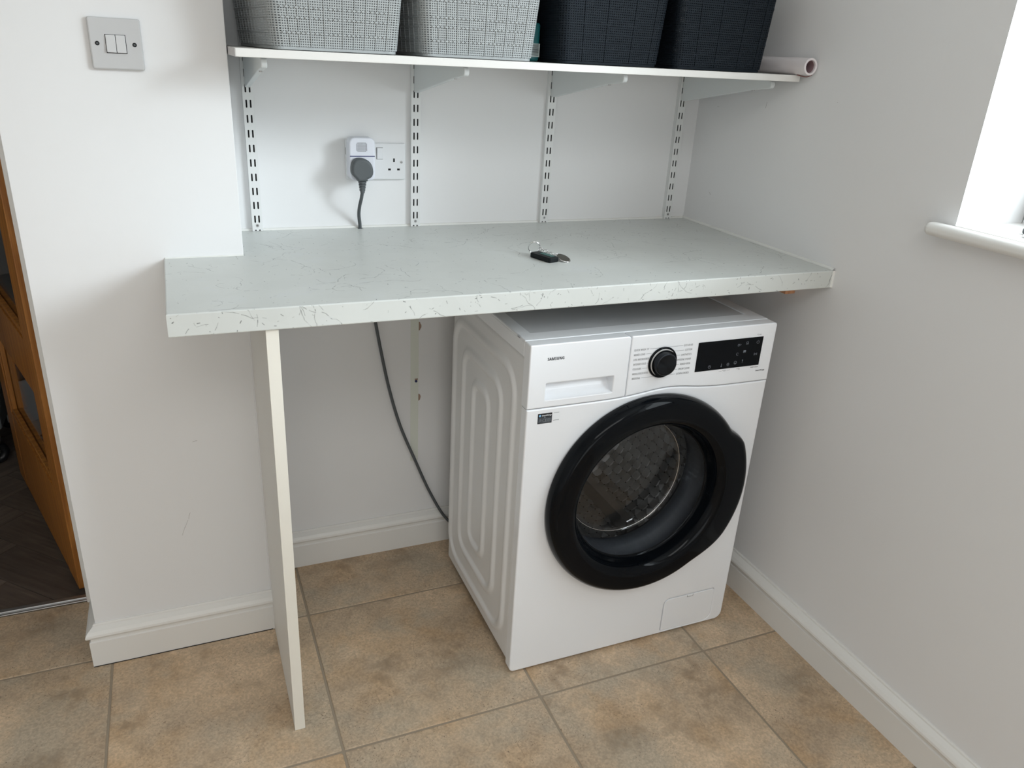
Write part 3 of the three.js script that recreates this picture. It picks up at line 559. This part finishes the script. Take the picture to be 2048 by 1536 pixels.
// ---------------------------------------------------------------- key fob on the worktop
{
  const t = thing('key_fob', 'black remote key fob with green buttons, split ring and metal tag on the worktop', 'key fob', [-0.6365, HT, 0.3805]);
  t.rotation.y = -1.245; t.scale.set(0.86, 0.92, 0.88);
  // local x runs along the fob away from the ring
  part('case', prism(roundRect(-0.0385, 0.0385, -0.0165, 0.0165, 0.006), 0, 0.012, 0.0022, 3, 8).rotateX(-Math.PI / 2).translate(0.012, 0.0004, 0), M.fob, t);
  const pad = part('button_pad', bx(-0.006, 0.042, 0.0122, 0.0128, -0.0125, 0.0065, 0.0003), M.fobPad, t);
  for (let i = 0; i < 4; i++) mesh('button' + (i ? '_00' + i : ''), bx(-0.003 + i * 0.0112, 0.0052 + i * 0.0112, 0.0127, 0.0137, -0.0095, 0.0035, 0.0004), M.fobButton, pad);
  part('split_ring', merge([plain(new THREE.TorusGeometry(0.0155, 0.0010, 10, 48)), plain(new THREE.TorusGeometry(0.0152, 0.0010, 10, 48)).translate(0, 0, 0.0018)]).rotateX(0.35).rotateY(0.95).translate(-0.0345, 0.0205, -0.006), M.chrome, t);
  const links = []; const cp = [[-0.022, 0.018, -0.016], [-0.0145, 0.0165, -0.0195], [-0.006, 0.015, -0.021], [0.003, 0.0135, -0.022], [0.012, 0.0115, -0.0235], [0.020, 0.0095, -0.025]];
  cp.forEach((p, i) => links.push(plain(new THREE.TorusGeometry(0.0042, 0.0008, 6, 16)).scale(1.3, 1, 1).rotateX(i % 2 ? 1.4 : 0.1).rotateY(0.3).translate(...p)));
  part('chain', merge(links), M.chrome, t);
  part('tag_ring', plain(new THREE.TorusGeometry(0.0048, 0.0008, 8, 24)).rotateY(0.9).translate(0.0265, 0.0095, -0.0275), M.chrome, t);
  const disc = part('metal_tag', plain(lathe([[0, -0.0012], [0.0165, -0.0012], [0.0178, -0.0005], [0.0178, 0.0008], [0.0165, 0.0014], [0, 0.0014]], 40)).scale(1.25, 0.95, 1).rotateX(-Math.PI / 2).rotateZ(-0.26).translate(0.047, 0.0068, -0.0335), M.chrome, t);
  mesh('tag_face', plain(lathe([[0, 0.0015], [0.0155, 0.0016], [0.0155, 0.0012]], 40)).scale(1.25, 0.95, 1).rotateX(-Math.PI / 2).rotateZ(-0.26).translate(0.047, 0.0068, -0.0335), std({ color: lin(0.12, 0.115, 0.10), roughness: 0.45, metalness: 0.6 }), disc, 'dull dark face');
}
// small thing on the sill at the frame's edge
{
  const t = thing('sill_keys', 'dark grey key grip with a rounded metal end lying on the window sill', 'key', [0.075, WIN.y0, 0.985]);
  part('grip', bx(-0.012, 0.03, 0.0005, 0.013, -0.016, 0.018, 0.005, 3), M.greyRubber, t);
  part('ring', plain(new THREE.TorusGeometry(0.013, 0.0032, 10, 32).rotateX(Math.PI / 2)).translate(-0.027, 0.0034, 0.019), M.chrome, t);
}

// ---------------------------------------------------------------- washing machine
{
  const t = thing('washing_machine', 'white front-loading washing machine with a black round door under the worktop', 'washing machine', [-0.7517, 0, 0.604]);
  const W = 0.622, H = 0.849, DP = 0.483, CX = 0.317, CY = 0.451, SEAM = 0.8125, FD = 0.029;
  // side with pressed ribs
  {
    const nz = 150, ny = 240, z0 = -DP, z1 = -FD - 0.001, y0 = 0.017, y1 = SEAM - 0.002, pos = [], idx = [];
    const loops = [[-0.319, -0.219, 0.19, 0.645, 0.035], [-0.394, -0.144, 0.125, 0.705, 0.05], [-0.464, -0.072, 0.058, 0.765, 0.065]];
    const sdf = (z, y, [a, b, c, d, r]) => { const qx = Math.abs(z - (a + b) / 2) - (b - a) / 2 + r, qy = Math.abs(y - (c + d) / 2) - (d - c) / 2 + r; return Math.hypot(Math.max(qx, 0), Math.max(qy, 0)) + Math.min(Math.max(qx, qy), 0) - r; };
    const sm = (e0, e1, x) => { const k = Math.max(0, Math.min(1, (x - e0) / (e1 - e0))); return k * k * (3 - 2 * k); };
    for (let j = 0; j <= ny; j++) for (let i = 0; i <= nz; i++) {
      const z = z0 + (z1 - z0) * i / nz, y = y0 + (y1 - y0) * j / ny; let h = 0;
      for (const l of loops) h = Math.max(h, 0.0058 * (1 - sm(0.003, 0.0165, Math.abs(sdf(z, y, l)))));
      const e = Math.min(z - z0, z1 - z, y - y0, y1 - y); h -= 0.003 * (1 - sm(0, 0.006, e));
      pos.push(0.002 - h * 1.0 + 0.001, y, z);
    }
    for (let j = 0; j < ny; j++) for (let i = 0; i < nz; i++) { const a = j * (nz + 1) + i, b = a + 1, c = a + nz + 1, d = c + 1; idx.push(a, b, c, b, d, c); }
    const g = new THREE.BufferGeometry(); g.setAttribute('position', new THREE.Float32BufferAttribute(pos, 3)); g.setIndex(idx); g.computeVertexNormals();
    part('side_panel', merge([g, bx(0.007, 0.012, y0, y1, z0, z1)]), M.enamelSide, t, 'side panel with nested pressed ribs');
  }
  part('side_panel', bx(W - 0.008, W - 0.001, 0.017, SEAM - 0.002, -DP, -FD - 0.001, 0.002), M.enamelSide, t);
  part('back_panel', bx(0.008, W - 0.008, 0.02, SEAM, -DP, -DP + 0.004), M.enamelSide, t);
  part('base', bx(0.012, W - 0.012, 0.02, 0.03, -DP + 0.004, -0.03), M.blackSatin, t);
  // lid
  const lid = part('lid', merge([bx(0.0005, W - 0.0005, SEAM, H - 0.0035, -DP, -FD - 0.003, 0.003), bx(0.001, W - 0.001, H - 0.006, H, -0.075, -FD - 0.003, 0.0025), bx(0.001, 0.032, H - 0.006, H, -DP, -0.055, 0.0025), bx(W - 0.036, W - 0.001, H - 0.006, H, -DP, -0.055, 0.0025), bx(0.001, W - 0.001, H - 0.006, H, -DP, -DP + 0.05, 0.0025)]), M.enamel, t);
  mesh('lid_inset', bx(0.033, W - 0.037, H - 0.006, H - 0.0018, -DP + 0.051, -0.0765), M.lidPanel, lid, 'slightly sunken grey lid surface');
  for (const [x, z] of [[0.05, -0.06], [W - 0.05, -0.06], [0.05, -0.43], [W - 0.05, -0.43]]) part('foot', plain(new THREE.CylinderGeometry(0.018, 0.02, 0.0195, 18)).translate(x, 0.0105, z), M.blackSatin, t);
  // front panel with the door opening
  const seam = (x) => 0.7065 + 0.0125 * Math.exp(-(((x - 0.345) / 0.085) ** 2)), g2 = 0.0009;
  const fp = new THREE.Shape();
  fp.moveTo(0.012, 0.0055); fp.lineTo(W - 0.022, 0.0055); fp.absarc(W - 0.022, 0.0275, 0.022, -Math.PI / 2, 0); fp.lineTo(W, seam(W) - g2);
  for (let i = 1; i <= 60; i++) { const x = W * (1 - i / 60); fp.lineTo(x, seam(x) - g2); }
  fp.lineTo(0, 0.0175); for (let i = 1; i < 8; i++) { const a = Math.PI + Math.PI / 2 * i / 8; fp.lineTo(0.012 + 0.012 * Math.cos(a), 0.0175 + 0.012 * Math.sin(a)); }
  const doorHole = new THREE.Path(); doorHole.absarc(CX, CY, 0.205, 0, Math.PI * 2); fp.holes.push(doorHole);
  fp.holes.push(roundRect(0.4275, 0.5835, 0.0125, 0.1125, [0.005, 0.022, 0.006, 0.018], THREE.Path));
  part('front_panel', prism(fp, -FD, 0, 0.0035, 4, 48), M.enamel, t);
  const fc = part('filter_cover', prism(roundRect(0.4285, 0.5825, 0.0135, 0.1115, [0.004, 0.021, 0.005, 0.017]), -0.012, 0.0006, 0.0012, 2, 10), M.enamel, t);
  mesh('filter_gap', bx(0.42, 0.59, 0.008, 0.118, -0.02, -0.0135), M.blackSatin, fc);
  mesh('finger_notch', merge([bx(0.497, 0.5155, 0.1052, 0.1060, 0.0003, 0.0010), bx(0.497, 0.4976, 0.1052, 0.1115, 0.0003, 0.0010), bx(0.5149, 0.5155, 0.1052, 0.1115, 0.0003, 0.0010)]), std({ color: lin(0.18, 0.18, 0.18), roughness: 0.7 }), fc);
  // upper fascia: drawer and control panel
  const upper = (x0, x1, r) => { const s = new THREE.Shape(); s.moveTo(x0, seam(x0) + g2); for (let i = 1; i <= 40; i++) { const x = x0 + (x1 - x0) * i / 40; s.lineTo(x, seam(x) + g2); } s.lineTo(x1, H - r[0]); s.absarc(x1 - r[0], H - r[0], r[0], 0, Math.PI / 2); s.lineTo(x0 + r[1], H); s.absarc(x0 + r[1], H - r[1], r[1], Math.PI / 2, Math.PI); return s; };
  const DX = 0.2352, ds = upper(0, DX - 0.0007, [0.007, 0.003]);
  ds.holes.push(roundRect(0.0405, 0.2005, 0.7245, 0.7620, 0.002, THREE.Path));
  const dr = part('detergent_drawer', prism(ds, -FD - 0.002, 0, 0.0028, 4, 10), M.enamel, t);
  {
    const pf = new THREE.Shape(); pf.moveTo(0.0005, 0.7240); pf.bezierCurveTo(0.014, 0.7262, 0.030, 0.736, 0.031, 0.7645); pf.lineTo(0.034, 0.7645); pf.lineTo(0.034, 0.7205); pf.lineTo(0.0005, 0.7205);   // scoop profile in (depth, y)
    const sc = prism(pf, 0.0385, 0.2025, 0, 1, 16); sc.rotateY(Math.PI / 2);
    mesh('handle_recess', merge([sc, bx(0.0385, 0.2025, 0.7622, 0.7652, -0.034, -0.003), bx(0.0375, 0.0403, 0.7205, 0.765, -0.034, -0.003), bx(0.2007, 0.2035, 0.7205, 0.765, -0.034, -0.003)]), M.enamel, dr);
  }
  const cp = part('control_panel', prism(upper(DX + 0.0007, W, [0.006, 0.003]), -FD - 0.002, 0, 0.0028, 4, 10), M.enamel, t);
  // lettering, printed flat
  const print = (name, x0, x1, y0, y1, px, draw, parent, z = 0.00025) => {
    const w = Math.round((x1 - x0) * px), h = Math.round((y1 - y0) * px), tex = canvasTex(w, h, (c) => { c.clearRect(0, 0, w, h); c.scale(px, px); draw(c, (x) => x - x0, (y) => y1 - y); });
    const g = plain(new THREE.PlaneGeometry(x1 - x0, y1 - y0), true).translate((x0 + x1) / 2, (y0 + y1) / 2, z);
    const m = phys({ map: tex, transparent: true, roughness: 0.4 }); const o = mesh(child(parent, name), g, m, parent); o.castShadow = false; return o;
  };
  const text = (c, s, x, y, size, o = {}) => { c.save(); c.translate(x, y); c.scale(size / 100 * (o.w ?? 1), size / 100); c.font = (o.bold ? 'bold ' : '') + '100px sans-serif'; c.textAlign = o.align ?? 'left'; c.textBaseline = 'middle'; c.fillStyle = o.color ?? '#2c2f36'; c.fillText(s, 0, 0); if (o.bold === 2) { c.strokeStyle = c.fillStyle; c.lineWidth = 2.5; c.strokeText(s, 0, 0); } c.restore(); };
  print('maker_print', 0.030, 0.085, 0.806, 0.826, 6000, (c, X, Y) => text(c, 'SAMSUNG', X(0.0392), Y(0.8165), 0.0086, { bold: 2, color: '#1b1d2b', w: 0.93 }), dr);
  print('programme_print', 0.239, 0.400, 0.742, 0.828, 6000, (c, X, Y) => {
    const L = ["QUICK WASH 15'", 'MIXED LOAD', 'LESS MICROFIBER', 'INTENSE COLD', 'COLOURS', 'WOOL/DELICATES', 'BEDDING'], R = ['ECO 40-60', 'COTTON', 'SYNTHETICS', 'HYGIENE STEAM', 'RINSE+SPIN', 'DRUM CLEAN', 'DOWNLOADED'];
    c.strokeStyle = '#6d7078'; c.lineWidth = 0.0005;
    const line = (xa, ya, xb, yb) => { c.beginPath(); c.moveTo(X(xa), Y(ya)); c.lineTo(X(xb), Y(yb)); c.stroke(); };
    c.font = '100px sans-serif';
    const wide = (t) => c.measureText(t).width * 0.0062 / 100 * 0.80, endL = L.map((t, i) => 0.2435 + 0.0004 * i + wide(t)), startR = R.map((t) => 0.3935 - wide(t));
    L.forEach((s, i) => { const y = 0.8165 - i * 0.01105; text(c, s, X(0.2435 + 0.0004 * i), Y(y), 0.0062, { w: 0.80 }); const k = Math.sqrt(Math.max(0, 0.0365 ** 2 - (y - 0.7824) ** 2)); line(endL[i] + 0.0025, y, i === 0 || i === 6 ? 0.308 : Math.max(endL[i] + 0.004, 0.3185 - k - 0.001), y); });
    R.forEach((s, i) => { const y = 0.8165 - i * 0.01105; text(c, s, X(0.3935), Y(y), 0.0062, { w: 0.80, align: 'right' }); const k = Math.sqrt(Math.max(0, 0.0365 ** 2 - (y - 0.7824) ** 2)); line(i === 0 ? 0.3225 : Math.min(startR[i] - 0.004, 0.3185 + k + 0.001), y, startR[i] - 0.002, y); });
  }, cp);
  print('small_print', 0.400, 0.618, 0.722, 0.832, 5000, (c, X, Y) => {
    text(c, '* 3 sec.', X(0.5815), Y(0.8245), 0.0042, { align: 'right' });
    text(c, '*20', X(0.4865), Y(0.7440), 0.0052, {}); c.strokeStyle = '#44474d'; c.lineWidth = 0.0004; c.beginPath(); c.moveTo(X(0.476), Y(0.7432)); c.lineTo(X(0.484), Y(0.7432)); c.moveTo(X(0.498), Y(0.7440)); c.lineTo(X(0.506), Y(0.7440)); c.lineTo(X(0.506), Y(0.7465)); c.stroke();
    text(c, '*16', X(0.526), Y(0.7437), 0.0056, {}); text(c, 'Hold to Start', X(0.5655), Y(0.7440), 0.0036, { bold: 1 });
    text(c, 'SmartThings', X(0.582), Y(0.7345), 0.0048, { bold: 2, w: 0.9 });
  }, cp);
  const disp = part('display', bx(0.4090, 0.5875, 0.7487, 0.8190, 0.0001, 0.0009, 0.0003), M.blackGloss, t);
  print('display_icons', 0.4090, 0.5875, 0.7487, 0.8190, 5500, (c, X, Y) => {
    c.strokeStyle = 'rgba(150,156,165,0.75)'; c.fillStyle = 'rgba(150,156,165,0.7)'; c.lineWidth = 0.0007;
    const ring = (x, y, r, a = 0, b = 7) => { c.beginPath(); c.arc(X(x), Y(y), r, a, b); c.stroke(); }, ln = (...p) => { c.beginPath(); p.forEach(([x, y], i) => i ? c.lineTo(X(x), Y(y)) : c.moveTo(X(x), Y(y))); c.stroke(); };
    ring(0.4475, 0.7575, 0.0034); ln([0.4475, 0.7575], [0.4475, 0.7605]);
    ln([0.480, 0.7555], [0.480, 0.7625]); ring(0.480, 0.7555, 0.0012); ring(0.4985, 0.7588, 0.0032); ring(0.4985, 0.7588, 0.0014); ring(0.5185, 0.7610, 0.0036); ring(0.5185, 0.7610, 0.0020, 0, 3.2); ln([0.538, 0.7585], [0.5385, 0.7660]); c.fillRect(X(0.5372), Y(0.7665), 0.0024, 0.003);
    ring(0.5205, 0.7815, 0.0030, 0.5, 5.8); ring(0.5740, 0.8065, 0.0036, -0.9, 4.1); ln([0.5740, 0.8070], [0.5740, 0.8112]);
    c.fillRect(X(0.5370), Y(0.7885), 0.0055, 0.0030); c.strokeRect(X(0.5365), Y(0.7890), 0.0065, 0.005); c.strokeRect(X(0.518), Y(0.8055), 0.004, 0.004); ln([0.524, 0.8058], [0.5265, 0.8045], [0.524, 0.802]); c.strokeRect(X(0.5415), Y(0.8095), 0.005, 0.004); ln([0.5405, 0.804], [0.5475, 0.804]);
    ln([0.5685, 0.7800], [0.5685, 0.7745], [0.5725, 0.7773], [0.5685, 0.7800]); ln([0.5745, 0.7800], [0.5745, 0.7745]); ln([0.5765, 0.7800], [0.5765, 0.7745]);
  }, disp, 0.00105);
  // dial
  const dial = new THREE.Group(); dial.name = 'dial'; dial.position.set(0.3188, 0.7824, 0); t.add(dial);
  mesh('dial_base', plain(lathe([[0.0335, 0], [0.0358, 0.0006], [0.0362, 0.0024], [0.0350, 0.0040], [0.0325, 0.0042], [0, 0.0030]], 64)), M.blackGloss, dial);
  mesh('dial_knob', plain(lathe([[0.0262, 0.003], [0.0268, 0.006], [0.0258, 0.0170], [0.0245, 0.0190], [0.0215, 0.0194], [0, 0.0188]], 64), true), phys({ color: lin(0.03, 0.033, 0.038), roughness: 0.3, metalness: 1, anisotropy: 0.9 }), dial);
  { // crescent of bright metal around the knob
    const s = new THREE.Shape(); const N = 48; for (let i = 0; i <= N; i++) { const a = 0.78 + (Math.PI * 1.08) * i / N, r = 0.0318; i ? s.lineTo(r * Math.cos(a), r * Math.sin(a)) : s.moveTo(r * Math.cos(a), r * Math.sin(a)); } for (let i = N; i >= 0; i--) { const k = i / N, a = 0.78 + Math.PI * 1.08 * k, r = 0.0318 - 0.0036 * Math.pow(Math.sin(Math.PI * k), 0.5); s.lineTo(r * Math.cos(a), r * Math.sin(a)); }
    mesh('dial_crescent', prism(s, 0.0036, 0.0050, 0.0003, 1), std({ color: lin(0.75, 0.75, 0.75), roughness: 0.35, metalness: 0.6 }), dial, 'bright metal crescent');
  }
  // stickers below the drawer
  print('sticker', 0.0266, 0.0597, 0.6712, 0.6948, 8000, (c, X, Y) => {
    c.fillStyle = '#15181d'; c.fillRect(0, 0, 1, 1); c.fillStyle = '#3d434a'; c.fillRect(0.001, 0.0085, 0.031, 0.014);
    c.fillStyle = '#8fc6ee'; c.beginPath(); c.arc(0.0050, 0.0050, 0.0026, 0, 7); c.fill(); text(c, 'SmartThings', 0.0095, 0.0050, 0.0042, { bold: 2, color: '#e8ecef', w: 0.9 });
    c.fillStyle = '#aab0b6'; c.beginPath(); c.moveTo(0.0145, 0.0083); c.lineTo(0.0185, 0.0083); c.lineTo(0.0165, 0.0105); c.fill();
    c.strokeStyle = '#9aa1a8'; c.lineWidth = 0.0005; c.beginPath(); c.arc(0.0062, 0.0142, 0.0014, 0, 7); c.moveTo(0.0035, 0.0195); c.quadraticCurveTo(0.0062, 0.0145, 0.0090, 0.0195); c.moveTo(0.0095, 0.0150); c.lineTo(0.0112, 0.0172); c.stroke();
    c.strokeRect(0.0125, 0.0130, 0.0052, 0.0068); c.strokeRect(0.0190, 0.0130, 0.0022, 0.0068); c.strokeRect(0.0236, 0.0130, 0.0062, 0.0068); c.beginPath(); c.arc(0.0267, 0.0163, 0.0017, 0, 7); c.stroke();
  }, t, 0.0003);
  print('sticker', 0.0612, 0.0790, 0.6735, 0.6950, 8000, (c) => { c.fillStyle = '#eceff2'; c.fillRect(0, 0, 1, 1); c.fillStyle = '#8a8d92'; c.fillRect(0.0022, 0.0012, 0.0125, 0.0008); c.fillRect(0.0015, 0.0186, 0.0140, 0.0010); }, t, 0.0003);
  // door: glossy black rim, glass bowl
  const door = new THREE.Group(); door.name = 'door'; door.position.set(CX, CY, 0); t.add(door);
  {
    const prof = [[0.205, 0.0006], [0.2555, 0.0010], [0.2575, 0.0050], [0.2572, 0.0140], [0.2540, 0.0250], [0.2490, 0.0320], [0.2435, 0.0362], [0.2400, 0.0370], [0.2300, 0.0382], [0.2150, 0.0384], [0.2020, 0.0362], [0.1935, 0.0310], [0.1880, 0.0230], [0.1845, 0.0120], [0.1815, 0.0000], [0.1790, -0.0060], [0.1750, -0.0075]];
    const g = lathe(prof, 240), p = g.attributes.position;
    for (let i = 0; i < p.count; i++) {
      const x = p.getX(i), y = p.getY(i), r = Math.hypot(x, y), a = Math.atan2(y, x) * 180 / Math.PI, sm = (e0, e1, v) => { const k = Math.max(0, Math.min(1, (v - e0) / (e1 - e0))); return k * k * (3 - 2 * k); };
      const b = sm(-58, -30, a) * (1 - sm(22, 37, a)), k = 1 + b * 0.078 * sm(0.215, 0.245, r);
      p.setX(i, x * k); p.setY(i, y * k);
    }
    g.computeVertexNormals();
    // join the lathe's seam normals
    mesh('rim', plain(g), M.blackGloss, door);
  }
  const bowl = mesh('glass_bowl', plain(lathe([[0.1788, -0.0045], [0.1770, -0.012], [0.1735, -0.030], [0.1665, -0.062], [0.1610, -0.080], [0.1565, -0.0875], [0.150, -0.0905], [0.12, -0.0930], [0.06, -0.0950], [0, -0.0956]], 128)), M.bowlGlass, door);
  mesh('bowl_edge', plain(new THREE.TorusGeometry(0.1566, 0.0011, 8, 128)).translate(0, 0, -0.0876), M.chrome, bowl, 'bright edge of the glass');
  part('gasket', plain(lathe([[0.2045, -0.010], [0.206, -0.030], [0.200, -0.050], [0.188, -0.060], [0.180, -0.075], [0.183, -0.095], [0.195, -0.105], [0.22, -0.110]], 96)).translate(CX, CY, 0), M.gasket, t);
  // drum with faceted wall, holes and a lifter
  {
    const R = 0.228, z0 = -0.112, z1 = -0.43, NA = 60, NZ = 13, pos = [], pt = (i, j, dr) => { const a = i / NA * Math.PI * 2, r = R - dr; return [CX + r * Math.cos(a), CY + r * Math.sin(a), z0 + (z1 - z0) * j / NZ]; };
    for (let j = 0; j < NZ; j++) for (let i = 0; i < NA; i++) { const c = pt(i + 0.5, j + 0.5, (i + j) % 2 ? 0.007 : 0.0), q = [pt(i, j, 0), pt(i + 1, j, 0), pt(i + 1, j + 1, 0), pt(i, j + 1, 0)]; for (let k = 0; k < 4; k++) pos.push(...q[k], ...q[(k + 1) % 4], ...c); }
    for (let i = 0; i < NA; i++) { const a = pt(i, NZ, 0), b = pt(i + 1, NZ, 0); pos.push(...a, ...b, CX, CY, z1 - 0.012); const c = pt(i, 0, 0), d = pt(i + 1, 0, 0), e = pt(i, 0, 0.032), f = pt(i + 1, 0, 0.032); pos.push(...c, ...d, ...f, ...c, ...f, ...e); }
    const g = new THREE.BufferGeometry(); g.setAttribute('position', new THREE.Float32BufferAttribute(pos, 3)); g.computeVertexNormals();
    const drum = part('drum', plain(g), M.darkSteel, t, 'faceted steel drum');
    const holes = []; for (let j = 0; j <= NZ; j++) for (let i = 0; i < NA; i++) { const a = i / NA * Math.PI * 2, h = new THREE.CircleGeometry(0.0022, 7); h.rotateY(-Math.PI / 2); h.translate(R - 0.0006, 0, 0); h.rotateZ(a); h.translate(CX, CY, z0 + (z1 - z0) * j / NZ); holes.push(h); }
    for (let r = 0.04; r < 0.21; r += 0.028) for (let i = 0; i < Math.round(r * 180); i++) { const a = i / Math.round(r * 180) * 6.283, h = new THREE.CircleGeometry(0.0028, 8); h.translate(CX + r * Math.cos(a), CY + r * Math.sin(a), z1 - 0.0095 + r * 0.045); holes.push(h); }
    mesh('drum_holes', merge(holes), M.hole, drum).userData.kind = 'stuff';
    const facetMat = std({ color: lin(0.6, 0.58, 0.56), roughness: 0.28, metalness: 1, flatShading: true });
    for (let k = 0; k < 3; k++) for (let i = 0; i < 14; i++) { const r = 0.062 + k * 0.045, a = (i + k * 0.5) / 14 * 6.283, h = new THREE.ConeGeometry(0.013, 0.004, 3); h.rotateX(Math.PI / 2); h.rotateZ(a + 0.4 * k); h.translate(CX + r * Math.cos(a), CY + r * Math.sin(a), z1 - 0.0085 + r * 0.05); part('drum_facet', plain(h), facetMat, drum); }
    for (let k = 0; k < 3; k++) { const l = prism(poly([[-0.024, 0], [0.024, 0], [0.010, 0.045], [-0.010, 0.045]]), z1 + 0.02, z0 - 0.02, 0.005, 3); l.rotateZ(k * 2.094 + 2.45); l.translate(0, 0, 0); const a = k * 2.094 + 2.45 + Math.PI / 2; l.translate(CX - R * 0 + 0, CY, 0); l.translate(-Math.cos(a) * 0, 0, 0); const off = R * 0.985; l.translate(-Math.cos(a) * off, -Math.sin(a) * off, 0); part('lifter', l, M.steel, t); }
  }
}

scene.traverse((o) => { if (o.isMesh && o.castShadow === undefined) o.castShadow = o.receiveShadow = true; });
renderer.render(scene, camera);
